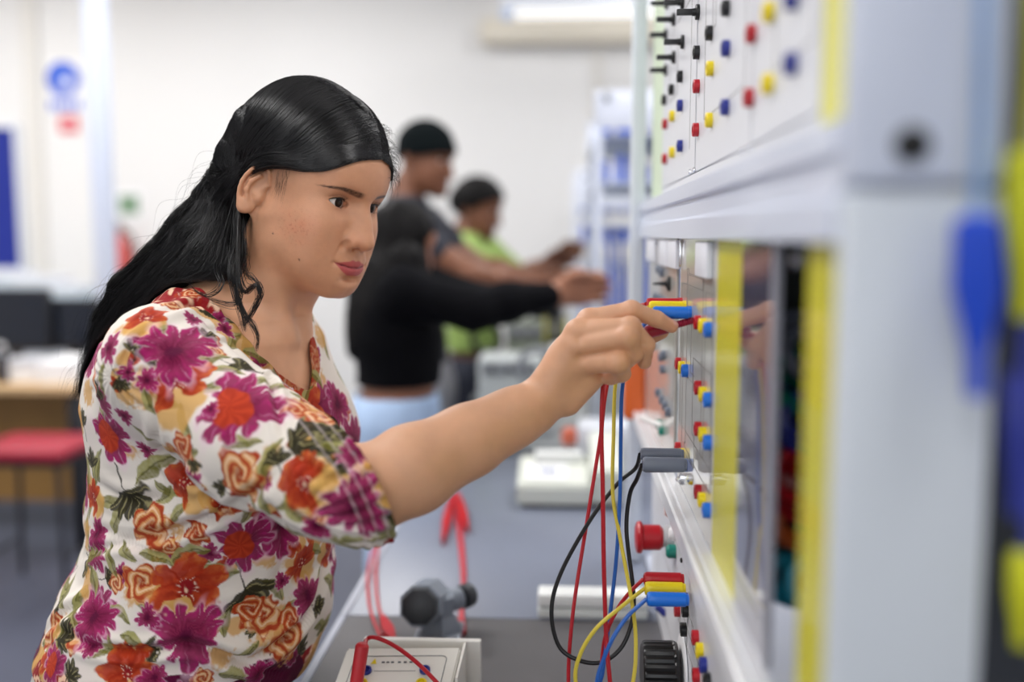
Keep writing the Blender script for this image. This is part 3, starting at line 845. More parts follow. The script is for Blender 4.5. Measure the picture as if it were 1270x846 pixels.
def blotch(x, y, R, ang=0, c=(206, 156, 86), al=.85, loc=None):
    L = loc or local(x, y, R, ang)
    if L is None: return
    i, a, b = L; lay(i, C_(*c), sstep(1, .55, np.hypot(a, b * 1.5) + .25 * FINE[i]) * al)
def leaf(x, y, R, ang=0, c=(112, 108, 46), wd=.34, loc=None):
    L = loc or local(x, y, R, ang)
    if L is None: return
    i, a, b = L; b = b + .25 * a * a
    w = wd * np.maximum(1 - a * a, 0) ** .7 * (1 - .25 * a)
    m = sstep(w + .03, w - .05, np.abs(b)) * (np.abs(a) < 1)
    lay(i, C_(*c), m * (.85 + .15 * FINE[i])); lay(i, C_(*c) * .45, m * sstep(.05, .01, np.abs(b)) * .7); lay(i, C_(196, 190, 130), m * sstep(.0, .25, b / np.maximum(w, .02)) * .4)
def sprig(x, y, R, ang=0, c=(44, 40, 24), loc=None):
    L = loc or local(x, y, R, ang)
    if L is None: return
    i, a0, b0 = L
    for k in range(6):
        t = -1.2 + .5 * k + rnd.uniform(-.1, .1); ln = rnd.uniform(.42, .6)
        cx, cy = math.cos(t) * ln * .75, math.sin(t) * ln * .75
        u_ = (a0 - cx) * math.cos(t) + (b0 - cy) * math.sin(t); v_ = -(a0 - cx) * math.sin(t) + (b0 - cy) * math.cos(t)
        m = sstep(1.08, .88, np.hypot(u_ / .42, v_ / .17)); lay(i, C_(*c), m * .95); lay(i, C_(170, 160, 110), m * sstep(.03, .005, np.abs(v_)) * .6)
        lay(i, C_(100, 94, 40), m * sstep(.05, .16, v_) * .6)
    lay(i, C_(*c), sstep(.05, .02, np.abs(b0 - .1 * a0)) * (a0 < .2) * (a0 > -.9) * .9)
S_ = .6096
SIZE = {}
def at(f, zx, zy, r, *k, **kw): f(20 + S_ * zx, 330 + S_ * zy, r * S_ * .00098 * SIZE.get(f, 1.05), *k, **kw)
SIZE.update({dahlia: .72, poppy: .82, rose: .82, blotch: .9})
# the unseen and the in-between cloth first: the same print scattered
kinds = [dahlia, poppy, rose, blotch, leaf, sprig, leaf]
sel = [rnd.randrange(len(wv)) for _ in range(560)]
for k, j in enumerate(sel):
    px_, py_ = proj(wv[j]); fn = kinds[k % len(kinds)]
    facing = (Vector(wv[j]) - CAM_LOC).dot(Vector(wn[j])) * (1 if True else 0)
    vis = hit(WBVH, px_, py_)[0]
    if vis is not None and (np.array(vis) - wv[j]) @ (np.array(vis) - wv[j]) < .02 ** 2:
        R = (.018 if fn in (leaf, blotch, sprig) else .0135) if 130 < px_ < 395 else .026
    else: R = {dahlia: .042, poppy: .04, rose: .03, blotch: .035, leaf: .026, sprig: .03}[fn]
    L = local3(wv[j], wn[j], R, rnd.random() * 6.28)
    if L is not None:
        ii, aa, bb_ = L; fn(0, 0, R, 0, loc=L)
for a in ((255, 250, 60), (470, 430, 55), (585, 470, 60), (345, 690, 60), (250, 650, 55), (520, 730, 70), (300, 530, 50), (590, 290, 50), (560, 770, 60), (240, 120, 45), (420, 790, 45), (610, 560, 40)): at(blotch, *a, rnd.random() * 3)
for a in ((395, 185, 42, .2), (280, 405, 52, .5), (172, 228, 36, 1.2), (340, 320, 34, 2.2), (460, 355, 34, .1), (385, 632, 60, .15), (212, 703, 32, -.4), (425, 715, 36, 1.1), (350, 580, 38, .3), (190, 600, 34, 1.9), (528, 655, 34, -.8),
          (450, 835, 36, -.6), (205, 512, 36, 1.0), (612, 225, 30, -.9), (512, 385, 34, 1.3), (160, 640, 34, -1.0), (120, 700, 30, 1.4), (70, 700, 26, .5), (260, 345, 26, 2.4), (440, 150, 34, .4), (300, 130, 26, .3), (520, 250, 26, .5), (655, 365, 30, .4),
          (520, 560, 24, 1.), (330, 495, 30, .7), (290, 590, 34, -.3), (470, 790, 30, .6), (400, 690, 26, 2.), (180, 780, 30, .2), (240, 760, 30, -.6), (590, 820, 30, .8), (560, 690, 26, .3), (615, 640, 26, 1.2), (165, 415, 26, 1.3), (150, 590, 26, 1.1),
          (265, 270, 30, 1.7), (430, 210, 30, -.4), (635, 430, 30, .6), (500, 480, 30, 1.4), (560, 440, 26, 2.2), (700, 560, 36, .2), (610, 575, 30, -.3), (490, 180, 34, -.5)): at(leaf, *a)
for a in ((245, 185, 46, .9), (225, 462, 66, -1.2), (468, 655, 66, -1.3), (92, 757, 48, .5), (560, 372, 46, .6), (462, 208, 44, .4), (575, 785, 46, .7), (212, 228, 30, -1.), (640, 770, 50, .4), (265, 775, 40, -.7), (650, 410, 34, 1.), (530, 400, 34, 1.9), (610, 690, 30, -.4)): at(sprig, *a)
for a in ((275, 530, 56), (455, 425, 62), (340, 370, 40), (355, 55, 24), (500, 712, 60), (548, 762, 58), (255, 645, 52), (60, 737, 30), (365, 545, 36), (572, 292, 40), (622, 305, 46), (590, 410, 36), (600, 210, 30), (475, 695, 40), (560, 720, 40)): at(rose, *a, rnd.random() * 6, a[2] < 46)
for a in ((325, 245, 82, .5), (345, 442, 64, 1.0), (580, 440, 66, 1.6), (158, 470, 46, 1.2), (345, 655, 92, 0), (582, 605, 58, .8), (262, 105, 52, .4), (225, 822, 74, .6), (560, 560, 40, 2.)): at(poppy, *a)
for a in ((325, 172, 98), (195, 345, 80, 0, 'orange'), (455, 280, 108, 0, 'orange'), (535, 528, 88), (688, 492, 82), (462, 562, 84, 0, 'orange'), (160, 716, 80), (350, 752, 98), (268, 712, 36), (165, 548, 52), (75, 812, 60, 0, 'orange'),
          (655, 280, 70), (492, 832, 44), (592, 672, 62), (612, 530, 38), (186, 168, 44), (268, 235, 34), (690, 375, 44), (155, 775, 30), (225, 215, 26), (425, 130, 30), (280, 840, 40), (395, 292, 22), (415, 105, 22), (640, 590, 26), (540, 640, 26)): at(dahlia, *a)
# stitched elastic lines on the cuff: pale thread
t_ = (wv - CUFFC) @ FAX; rad_ = np.linalg.norm((wv - CUFFC) - t_[:, None] * FAX, axis=1)
for k in (-.018, -.029, -.040):
    lay(np.arange(len(wv)), C_(232, 214, 214), np.exp(-((t_ - k) / .0011) ** 2) * (rad_ < .09) * (wv[:, 0] > -.30) * .35)
wme = np_mesh('blouse', wv, wq); set_colors(wme, paint)
tb = bmesh.new(); tb.from_mesh(wme)
bmesh.ops.delete(tb, geom=[v for v in tb.verts if not v.link_faces], context='VERTS')
tb.to_mesh(wme); tb.free()
M_cloth = attr_mat('floral_cotton', .82, spec=.15, sheen=.04, bump=.25, bscale=1400)
blouse_o = new_obj('blouse', wme, M_cloth); set_parent(blouse_o, woman)
sm_ = blouse_o.modifiers.new('s', 'SOLIDIFY'); sm_.thickness = .0016; sm_.offset = -1; sm_.use_rim = True

# -- ribbed trousers and flat shoes below the hem
HIP = np.array([_sl[1, 1], 1.225, .83])
def trousers_w(p):
    d = torso(p, -.007)
    d = smax(d, .825 - p[:, 2], .02)
    for s in (1, -1):
        h0 = HIP + TR * .085 * s + np.array([0, 0, -.02])
        e = s_chain(p, [(h0, .100), (HIP * np.array([1, 1, 0]) + TR * .085 * s + TF * .03 + np.array([0, 0, .47]), .070), (HIP * np.array([1, 1, 0]) + TR * .085 * s + np.array([0, 0, .06]), .052)], .03)
        d = smin(d, e, .03 if s > 0 else .012)
    return d - .0012 * np.sin(np.arctan2(p[:, 1] - 1.225, p[:, 0] - HIP[0]) * 110) * (p[:, 2] > .6)
tv_, tq_ = mesh_sdf(trousers_w, (-.85, .95, .02), (-.15, 1.50, .93), .0045)
tv_ = relax(tv_, tq_, 1)
cut = (tv_[:, 2] > .915) | (tv_[:, 2] < .05); tq_ = tq_[~cut[tq_].any(1)]; tv_ = edge_smooth(tv_, tq_, 8)
to_ = new_obj('trousers', np_mesh('trousers', tv_, tq_), mat('ribbed_cotton', srgb(176, 172, 164), .85)); set_parent(to_, woman)
for s in (1, -1):
    f_ = HIP * np.array([1, 1, 0]) + TR * .085 * s + TF * .06 + np.array([0, 0, .042])
    tm = bmesh.new(); bmesh.ops.create_icosphere(tm, subdivisions=3, radius=1, matrix=Matrix.Translation(Vector(f_)) @ Matrix((Vector(TF), Vector(-TR), Vector((0, 0, 1)))).transposed().to_4x4() @ Matrix.Diagonal((.125, .044, .045, 1)))
    for w in tm.verts: w.co.z = max(w.co.z, .003)
    g = B(); g._merge(tm); g.build('shoe', mat('shoe_black', srgb(26, 24, 26), .45), woman)
# ---------------------------------------------------------------- her hair: a dark under-mass and a few thousand strands
rh = np.random.default_rng(3); rr_ = random.Random(8)
def wbody(p): return np.minimum(body(p), blouse_base(p) - .004)
SKA, SKC = np.array([.091, .0705, .084]), np.array([-.004, 0, .032])
def on_skull(q, off):
    """push a head-local point to the skull's ellipsoid plus an offset"""
    d = (q - SKC) / SKA; k = np.linalg.norm(d); n = d / k
    s = SKC + n * SKA; nn = n / SKA; nn /= np.linalg.norm(nn)
    return s + nn * off
def lerp(a, b, t): return np.array(a) * (1 - t) + np.array(b) * t
def puff(x, z):
    """thickness of the hair over the skull: fullest on top"""
    return .006 + .0085 * max(0, min(1, (z - .05) / .06)) + .024 * max(0, min(1, (.012 - x) / .09))
# flow lines over the scalp, from the parting (s=0 forehead, 1 crown) to behind the ear / nape
PART = [(.0905, .006, .0635), (.082, .006, .086), (.060, .006, .108), (.030, .004, .117), (-.005, .002, .118), (-.045, .0, .108), (-.078, .0, .080)]
MID1 = [(.086, -.030, .0585), (.076, -.042, .066), (.056, -.052, .075), (.024, -.058, .082), (-.012, -.058, .082), (-.052, -.046, .074), (-.084, -.026, .050)]
MID2 = [(.062, -.062, .0360), (.052, -.068, .040), (.034, -.072, .046), (.006, -.074, .050), (-.030, -.070, .048), (-.064, -.052, .040), (-.088, -.028, .014)]
EARB = [(.004, -.0785, .0260), (-.002, -.079, .028), (-.014, -.080, .028), (-.034, -.078, .020), (-.052, -.070, .010), (-.074, -.050, -.002), (-.084, -.026, -.024)]
NAPE = [(-.056, -.070, .000), (-.058, -.069, -.004), (-.060, -.068, -.010), (-.064, -.064, -.018), (-.068, -.060, -.024), (-.074, -.044, -.036), (-.076, -.022, -.052)]
def tab(T, s):
    s = max(0, min(1, s)) * (len(T) - 1); i = min(int(s), len(T) - 2); return lerp(T[i], T[i + 1], s - i)
# where the lengths fall: world waypoints from the nape down the back, outermost (0) to innermost (1)
FALL = [[P(272, 214, 1.205), P(256, 240, 1.20), P(226, 276, 1.19), P(188, 318, 1.185), P(148, 352, 1.18), P(124, 392, 1.18), P(110, 440, 1.19), P(106, 492, 1.20)],
        [P(276, 236, 1.195), P(261, 262, 1.19), P(234, 296, 1.175), P(200, 334, 1.17), P(162, 372, 1.17), P(134, 410, 1.17), P(118, 452, 1.18), P(112, 488, 1.185)],
        [P(278, 256, 1.185), P(270, 282, 1.175), P(250, 316, 1.155), P(220, 346, 1.15), P(186, 380, 1.155), P(156, 414, 1.165), P(134, 450, 1.175), P(120, 478, 1.18)],
        [P(278, 262, 1.190), P(279, 296, 1.168), P(268, 330, 1.145), P(244, 354, 1.15), P(216, 376, 1.17), P(190, 398, 1.20), P(166, 424, 1.23), P(150, 440, 1.25)],
        [P(281, 268, 1.205), P(294, 304, 1.172), P(300, 328, 1.145), P(286, 350, 1.15), P(268, 366, 1.18), P(246, 378, 1.22), P(228, 390, 1.25), P(210, 402, 1.28)]]
FALL = np.array([[list(p) for p in l] for l in FALL])
def cr(C, n):
    """n points per span on the smooth line through C"""
    return np.array([tuple(p) for p in spline([tuple(c) for c in C], n)])
def strand_path(s, side, lay_, jit, stop=1.0):
    """points of one strand over the scalp, in world space"""
    C = []
    for T in (PART, MID1, MID2, EARB, NAPE):
        c = tab(T, s) + jit * np.array([1, .6, 1]) * (0.5 if T is PART else 1)
        if side > 0 and T is not PART: c[1] = -c[1]
        C.append(c)
    A = cr(C, 5); out = []
    for i, a in enumerate(A):
        g = i / (len(A) - 1)
        if g > stop: break
        b = on_skull(a, puff(a[0], a[2]) * (1 - .35 * g) + lay_)
        w = max(0, min(1, (g - .60) / .2))        # towards the ear the line leaves the skull
        out.append(from_head(b * (1 - w) + (a + np.array([0, side * lay_, 0])) * w))
    return out
strands = []
def sample(pts, n):
    """Catmull-Rom, n points"""
    sp = spline([tuple(p) for p in pts], 3 if len(pts) > 15 else 8); m = len(sp)
    idx = np.linspace(0, m - 1, n); i0 = np.minimum(idx.astype(int), m - 2); t = (idx - i0)[:, None]
    A = np.array([tuple(p) for p in sp]); return A[i0] * (1 - t) + A[i0 + 1] * t
clumps = [(rr_.random(), rr_.gauss(0, 1), rr_.gauss(0, 1), rr_.uniform(.7, 1.15), rr_.random() * 6) for _ in range(170)]
NS = 8200
for k in range(NS):
    near = k % 4 != 3
    side = -1 if near else 1
    s = rr_.random() ** 1.5 if k % 5 else rr_.uniform(.5, 1)
    jit = np.array([rr_.gauss(0, .0022), rr_.gauss(0, .0022), rr_.gauss(0, .0026)])
    # fall, in damp clumps
    cl = clumps[rr_.randrange(len(clumps))]
    w = (.62 * (1 - s) + .38 * cl[0]) if near else .15 + .3 * cl[0]
    w = max(0, min(.999, w + rr_.gauss(0, .02))) * (len(FALL) - 1); i = int(w); t = w - i
    F = FALL[i] * (1 - t) + FALL[min(i + 1, len(FALL) - 1)] * t
    pts = strand_path(s, side, rr_.uniform(-.0010, .0032), jit, .66 + .34 * min(1, (i + t) / 2.2) if near else .8)
    if not near: F = F + np.array([.0, .055, .004])
    L = cl[3] * rr_.uniform(.85, 1.05)
    nF = max(2, int(round(len(F) * min(L, 1)))); F = F[:nF].copy()
    for q in range(nF):
        g = q / (len(F))
        wv_ = .010 * g * np.array([math.sin(cl[4] + 5 * g), math.cos(cl[4] * 1.7 + 4 * g), .8 * math.sin(cl[4] * 2.3 + 6 * g)])
        F[q] += wv_ + .0050 * min(1, .25 + g * 2) * np.array([cl[1], cl[2], cl[1] * .4]) * (1 - .2 * g) + np.array([rr_.gauss(0, 1), rr_.gauss(0, 1), rr_.gauss(0, 1)]) * (.0030 * (1 - g) + .0012)
    strands.append((sample(pts + [tuple(f) for f in F], 44), rr_.uniform(.00026, .00056)))
# short wisps at the forehead edge, temple and crown
for k in range(150):
    x, z = rr_.uniform(.050, .094), 0
    root = on_skull(np.array([rr_.uniform(.055, .094), rr_.uniform(-.03, .05), rr_.uniform(.062, .112)]), .012)
    d = np.array([rr_.uniform(.2, 1), rr_.uniform(-.6, .6), rr_.uniform(-.2, .8)]); d /= np.linalg.norm(d)
    L = rr_.uniform(.008, .022); c = np.array([0, rr_.uniform(-.5, .5), -.6]) * L
    strands.append((sample([from_head(root - d * L * .4), from_head(root + d * L * .3), from_head(root + d * L * .8 + c * .3), from_head(root + d * L + c)], 20), .00018))
for k in range(60):     # sideburn
    r0 = np.array([.010 + rr_.uniform(-.004, .016), -.0745, .010 + rr_.uniform(-.010, .018)])
    strands.append((sample([from_head(r0), from_head(r0 + np.array([.002, -.001, -.008])), from_head(r0 + np.array([rr_.uniform(-.006, .004), .001, -.012 - rr_.random() * .014]))], 14), .00008))
for k in range(90):     # fine hair at the far temple
    root = on_skull(np.array([rr_.uniform(.066, .090), rr_.uniform(.02, .05), rr_.uniform(.036, .075)]), .010)
    d = np.array([rr_.uniform(.1, .9), rr_.uniform(.1, .9), rr_.uniform(-.9, .3)]); d /= np.linalg.norm(d); L = rr_.uniform(.010, .028); c = np.array([-.2, 0, -.7]) * L
    strands.append((sample([from_head(root - d * L * .3), from_head(root + d * L * .4), from_head(root + d * L * .8 + c * .3), from_head(root + d * L + c)], 18), .00016))
for k in range(60):     # flyaways along the back
    g = rr_.random(); i = min(int(g * 7), 6); b_ = FALL[0][i] * (1 - (g * 7 - i)) + FALL[0][min(i + 1, 7)] * (g * 7 - i)
    o_ = np.array([rr_.uniform(-.030, .004), rr_.gauss(0, .01), rr_.uniform(-.01, .022)])
    a_ = b_ + np.array([.025, 0, .03])
    strands.append((sample([a_, a_ * .5 + b_ * .5 + o_ * .5, b_ + o_, b_ + o_ * .7 + np.array([-.02, 0, -.03])], 26), .00014))
# damp locks that curl in front of the shoulder
LOCKS = [[(294, 302, 1.150), (286, 335, 1.112), (292, 365, 1.108), (300, 392, 1.102), (303, 410, 1.098)],
         [(302, 314, 1.146), (296, 340, 1.112), (304, 362, 1.106), (318, 352, 1.10), (323, 366, 1.10), (314, 386, 1.10), (304, 404, 1.10)],
         [(290, 330, 1.130), (292, 362, 1.106), (302, 388, 1.10), (314, 404, 1.098), (320, 420, 1.095), (318, 434, 1.092)],
         [(274, 325, 1.14), (276, 352, 1.11), (262, 366, 1.105), (246, 362, 1.10), (236, 352, 1.10)],
         [(296, 345, 1.11), (300, 370, 1.105), (288, 378, 1.10), (268, 374, 1.10), (250, 366, 1.10)],
         [(304, 330, 1.138), (316, 346, 1.106), (325, 362, 1.10), (318, 380, 1.10), (306, 396, 1.10), (298, 404, 1.10)]]
for li, l in enumerate(LOCKS):
    n = 26 if li < 3 else 12
    for k in range(n):
        j = np.array([rr_.gauss(0, 1), rr_.gauss(0, 1), rr_.gauss(0, 1)]) * .0026
        top = from_head(np.array([-.058 + rr_.gauss(0, .004), -.068, -.012 + rr_.gauss(0, .004)]))
        pts = [top] + [np.array(P(*c)) + j * (1 - .6 * i / len(l)) + np.array([rr_.gauss(0, 1) * .0006 for _ in range(3)]) for i, c in enumerate(l)]
        strands.append((sample(pts, 40), rr_.uniform(.00022, .00042)))
# under-mass: skull cap and the falling body of hair, so no skin or daylight shows between strands
def cap(p):
    q = to_head(p)
    a = (q - SKC); a = a.copy()
    top = .0008 + .0065 * sstep(.05, .11, q[:, 2]) + .0190 * np.clip((.012 - q[:, 0]) / .09, 0, 1)
    d = s_ell(q, SKC, SKA) - top
    ay = np.abs(q[:, 1])
    # hairline: forehead, temple, round the ear, nape
    edge = np.interp(q[:, 0], [-.10, -.06, -.045, -.030, -.012, .010, .022, .040, .060, .078, .088, .1], [-.045, -.050, -.040, -.006, .016, .016, .016, .030, .040, .052, .060, .066])
    edge = edge + .010 * sstep(.035, .0, ay) * (q[:, 0] > .05)
    d = smax(d, edge + .004 - q[:, 2], .006)
    return d * HEADS
def mass(p):
    d = boxed(p, cap, HEADC - .14, HEADC + .16, .05, 0)
    for l in (0, 1, 2):
        F = FALL[l]; k = [.011, .014, .016, .014, .011, .008, .005, .002]
        ch = [(from_head(np.array([-.068 + .004 * l, -.03 - .012 * l, -.004])), .020)] + [(F[i], k[i] * .9) for i in range(7)]
        d = smin(d, s_chain(p, ch, .01), .012)
    d = smin(d, s_chain(p, [(np.array(P(314, 160, 1.2)), .026), (np.array(P(292, 196, 1.2)), .021), (np.array(P(274, 226, 1.2)), .014)], .01), .012)
    d = smin(d, s_chain(p, [(from_head(np.array([-.066, .01, .01])), .03), (from_head(np.array([-.085, .0, -.05])), .028), (FALL[0][2] + np.array([.02, .04, 0]), .022), (FALL[0][4] + np.array([.01, .03, 0]), .012)], .01), .02)
    st = noise3(np.stack([p[:, 0] * 90 + p[:, 2] * 90, p[:, 1] * 160, p[:, 2] * 30 - p[:, 0] * 30], 1))
    d = d + .0012 * st
    return np.maximum(d, .0004 - body(p))
def outer(p): return np.minimum(wbody(p) - .0012, mass(p))
# keep every strand outside skin and cloth
allp = np.concatenate([s[0] for s in strands])
for it in range(3):
    d = np.concatenate([outer(allp[i:i + 60000]) for i in range(0, len(allp), 60000)])
    bad = np.where(d < .0004)[0]
    if not len(bad): break
    g = grad(outer, allp[bad], .0015); allp[bad] += g * np.minimum(.0008 - d[bad] + np.random.default_rng(it).random(len(bad)) * .0012, .02)[:, None]
hv, hq, o0, base = [], [], 0, 0
for pts, r in strands:
    n = len(pts); p = allp[o0:o0 + n]; o0 += n
    t = np.gradient(p, axis=0); t /= np.maximum(np.linalg.norm(t, axis=1), 1e-9)[:, None]
    u = np.cross(t, [0.3, .9, .2]); u /= np.maximum(np.linalg.norm(u, axis=1), 1e-9)[:, None]; w = np.cross(t, u)
    rad = r * (1 - .75 * np.linspace(0, 1, n) ** 3)
    for k in range(3):
        a = 2 * PI * k / 3; hv.append(p + (u * math.cos(a) + w * math.sin(a)) * rad[:, None])
    i = np.arange(n - 1)
    for k in range(3):
        m = (k + 1) % 3
        hq.append(np.stack([base + k * n + i, base + m * n + i, base + m * n + i + 1, base + k * n + i + 1], 1))
    base += 3 * n
hair_me = np_mesh('hair', np.concatenate(hv), np.concatenate(hq))
M_hair = mat('hair_black', srgb(14, 12, 14), .30, spec=.42)
hair_o = new_obj('hair', hair_me, M_hair); set_parent(hair_o, woman)
mv, mq = mesh_sdf(mass, (-.58, 1.02, 1.14), (-.17, 1.36, 1.62), .0022)
mv = relax(mv, mq, 1)
M_hairm = mat('hair_under', srgb(9, 8, 8), .7, spec=.08)
hm = new_obj('hair_mass', np_mesh('hair_mass', mv, mq), M_hairm); set_parent(hm, woman)
# ---------------------------------------------------------------- the workshop
def wall_mat():
    m = mat('wall_paint', srgb(232, 231, 230), .75, spec=.2, var=.03, vscale=.8, bump=.05, bscale=120)
    return m
M_wall = wall_mat()
M_ceil = mat('ceiling_paint', srgb(226, 224, 218), .8, spec=.1)
M_floor = mat('floor_vinyl', srgb(78, 82, 98), .42, spec=.4, var=.10, vscale=6, bump=.05, bscale=60)
M_wframe = mat('white_metal', srgb(226, 230, 238), .38, spec=.5)
M_grey = mat('grey_plastic', srgb(150, 154, 160), .5)
M_dark = mat('dark_plastic', srgb(24, 24, 28), .42)
M_black = mat('black_plastic', srgb(14, 14, 16), .35)
M_beige = mat('beige_metal', srgb(222, 214, 198), .6)
XL, XR, YB, YF, ZC = -4.6, 2.6, 6.3, -2.8, 3.25
def struct(name, lo, hi, m, bev=0):
    o = B().box(lo, hi, bev).build(name, m); o['kind'] = 'structure'; return o
struct('floor', (XL, YF, -.1), (XR, YB, 0), M_floor)
struct('ceiling', (XL, YF, ZC), (XR, YB, ZC + .1), M_ceil)
struct('wall_back', (XL, YB, 0), (XR, YB + .1, ZC), M_wall)
struct('wall_left', (XL - .1, YF, 0), (XL, YB, ZC), M_wall)
struct('wall_right', (XR, YF, 0), (XR + .1, YB, ZC), M_wall)
struct('wall_front', (XL, YF - .1, 0), (XR, YF, ZC), M_wall)
# pilaster strips on the back wall, the skirting, the ledge along it
for i, (x, w) in enumerate(((46, .10), (122, .05), (740, .06))):
    p = P(x, 200, YB); struct('trim_%d' % (i + 1), (p.x - w / 2, YB - .03, 0), (p.x + w / 2, YB, ZC), mat('trim_paint', srgb(222, 219, 214), .6))
struct('baseboard_back', (XL, YB - .02, 0), (XR, YB, .12), mat('skirting_grey', srgb(120, 122, 128), .5))
a = P(126, 200, 5.2)
struct('column_white', (a.x - .045, 5.15, 0), (a.x + .045, 5.25, ZC), mat('column_paint', srgb(204, 212, 232), .45), .008)
# lamps
M_diff = mat('lamp_diffuser', (1, 1, 1, 1), .6, emit=(1, .985, .96, 1), estr=5)
def ceiling_lamp(x, y, w, l, power, label, col=(1, .985, .975)):
    t = empty('ceiling_light', (x, y, ZC), label, 'ceiling light', 'flat panel lights on the ceiling')
    B().box((x - w / 2 - .03, y - l / 2 - .03, ZC - .07), (x + w / 2 + .03, y + l / 2 + .03, ZC - .001), .008).build('lamp_housing', M_wframe, t)
    B().box((x - w / 2, y - l / 2, ZC - .078), (x + w / 2, y + l / 2, ZC - .068)).build('lamp_diffuser', M_diff, t)
    L = bpy.data.lights.new('light', 'AREA'); L.shape = 'RECTANGLE'; L.size = w; L.size_y = l; L.energy = power; L.color = col
    lo = bpy.data.objects.new('light', L); COL.objects.link(lo); lo.location = (x, y, ZC - .09)
for x, y, p, where in ((-1.5, .2, 36, 'over the near bench, left row'), (.9, .1, 32, 'over the camera side of the rig'), (-1.4, 2.3, 66, 'behind the woman, left row'), (.8, 2.6, 52, 'over the middle of the bench'),
                (-1.6, 4.6, 60, 'by the back wall, middle row'), (.9, 4.7, 44, 'by the back wall, right row'), (-3.5, 2.4, 50, 'over the desk, far left row'), (-3.4, 4.8, 46, 'over the corner with the blue board'), (-.4, -1.5, 20, 'at the front end of the room')):
    ceiling_lamp(x, y, .6, 1.2, p, 'flat white ceiling light panel ' + where)
# unseen window added in the front wall to give cool fill light
B_ = B()
for z0, z1, x0, x1 in ((.95, 1.02, -3.0, .2), (2.55, 2.62, -3.0, .2), (.95, 2.62, -3.0, -2.93), (.95, 2.62, .13, .2), (.95, 2.62, -1.44, -1.37)):
    B_.box((x0, YF, z0), (x1, YF + .06, z1), .005)
wn_ = B_.build('fill_window_1', M_wframe); wn_['kind'] = 'structure'
pane = B().box((-2.94, YF + .004, 1.01), (.14, YF + .010, 2.56)).build('fill_window_pane', mat('fill_pane_glow', (1, 1, 1, 1), .2, emit=(.86, .93, 1, 1), estr=1.6), wn_)  # glowing pane of the added window
L = bpy.data.lights.new('fill_daylight', 'AREA'); L.shape = 'RECTANGLE'; L.size = 3.0; L.size_y = 1.5; L.energy = 26; L.color = (.88, .94, 1)  # area lamp added at that window as cool fill from behind the camera
lo = bpy.data.objects.new('fill_daylight', L); COL.objects.link(lo); lo.location = (-1.4, YF + .08, 1.8); lo.rotation_euler = (math.radians(90), 0, 0)
# ---- back wall things
M_blue = mat('board_blue', srgb(10, 36, 140), .6)
c0, c1 = P(-70, 160, YB), P(29, 332, YB)
t = empty('notice_board', (c0.x, YB, c1.z), 'deep blue notice board on the back wall', 'notice board')
B().box((c0.x, YB - .03, c1.z), (c1.x, YB - .012, c0.z)).build('board_cloth', M_blue, t)
f = B()
for lo_, hi_ in (((c0.x - .02, YB - .04, c0.z), (c1.x + .02, YB - .001, c0.z + .03)), ((c0.x - .02, YB - .04, c1.z - .03), (c1.x + .02, YB - .001, c1.z)), ((c1.x, YB - .04, c1.z), (c1.x + .03, YB - .001, c0.z)), ((c0.x - .03, YB - .04, c1.z), (c0.x, YB - .001, c0.z))): f.box(lo_, hi_, .003)
f.build('board_frame', M_wframe, t)
M_sblue = mat('sign_blue', srgb(36, 82, 200), .5); M_sred = mat('sign_red', srgb(214, 70, 84), .5); M_paper = mat('paper_white', srgb(242, 242, 244), .7)
s0, s1 = P(58, 74, YB), P(104, 140, YB)
t = empty('safety_sign', ((s0.x + s1.x) / 2, YB, s1.z), 'white safety sign with a round blue symbol high on the back wall', 'sign')
B().box((s0.x, YB - .006, s1.z), (s1.x, YB - .001, s0.z)).build('sign_plate', M_paper, t)
c = P(79, 98, YB); c.y = YB - .007
B().lathe([(0, .108), (.002, .108)], c, (0, -1, 0), 40).build('blue_disc', M_sblue, t)
g = B(); g.lathe([(0, .032), (.002, .032)], c + Vector((.020, -.002, -.022)), (0, -1, 0), 30)
g.build('white_symbol', M_paper, t)
B().lathe([(0, .075), (.001, .078), (.002, .075)], c + Vector((0, -.0005, 0)), (0, -1, 0), 36).build('symbol_ring', mat('sign_blue_pale', srgb(58, 104, 214), .5), t)
e0, e1 = P(60, 124, YB), P(102, 137, YB)
g = B()
for k in range(5):
    w = (e1.x - e0.x) / 5; g.box((e0.x + w * k + .008, YB - .009, e1.z + .004), (e0.x + w * (k + 1) - .006, YB - .006, e0.z - .004))
g.build('blue_wording', M_sblue, t)
r0, r1 = P(73, 144, YB), P(98, 165, YB)
t = empty('red_sign', ((r0.x + r1.x) / 2, YB, r1.z), 'small red label on the wall just under the round blue sign', 'sign')
B().box((r0.x, YB - .006, r1.z), (r1.x, YB - .001, r0.z)).build('label_plate', M_sred, t)
B().box((r0.x + .03, YB - .008, (r0.z + r1.z) / 2 - .012), (r1.x - .03, YB - .005, (r0.z + r1.z) / 2 + .012)).build('label_bar', M_paper, t)
# fire extinguisher and the green sign over it
c = P(160, 318, YB); x = c.x
t = empty('fire_extinguisher', (x, YB - .12, c.z - .22), 'red fire extinguisher hung on the back wall behind her shoulder', 'fire extinguisher')
B().lathe([(0, .04), (.01, .055), (.02, .058), (.30, .058), (.36, .04), (.40, .022), (.44, .02)], (x, YB - .10, c.z - .26), (0, 0, 1), 28).build('cylinder', mat('extinguisher_red', srgb(206, 84, 78), .4), t)
B().box((x - .012, YB - .20, c.z + .17), (x + .012, YB - .06, c.z + .19), .004).box((x - .012, YB - .18, c.z + .20), (x + .012, YB - .07, c.z + .215), .004).build('lever', M_black, t)
B().tube([(x + .01, YB - .11, c.z + .16), (x + .08, YB - .13, c.z + .12), (x + .09, YB - .12, c.z - .04), (x + .085, YB - .11, c.z - .16)], .011).build('hose', M_black, t)
t = empty('green_sign', (x + .02, YB, c.z + .26), 'small green and white sign on the wall over the extinguisher', 'sign')
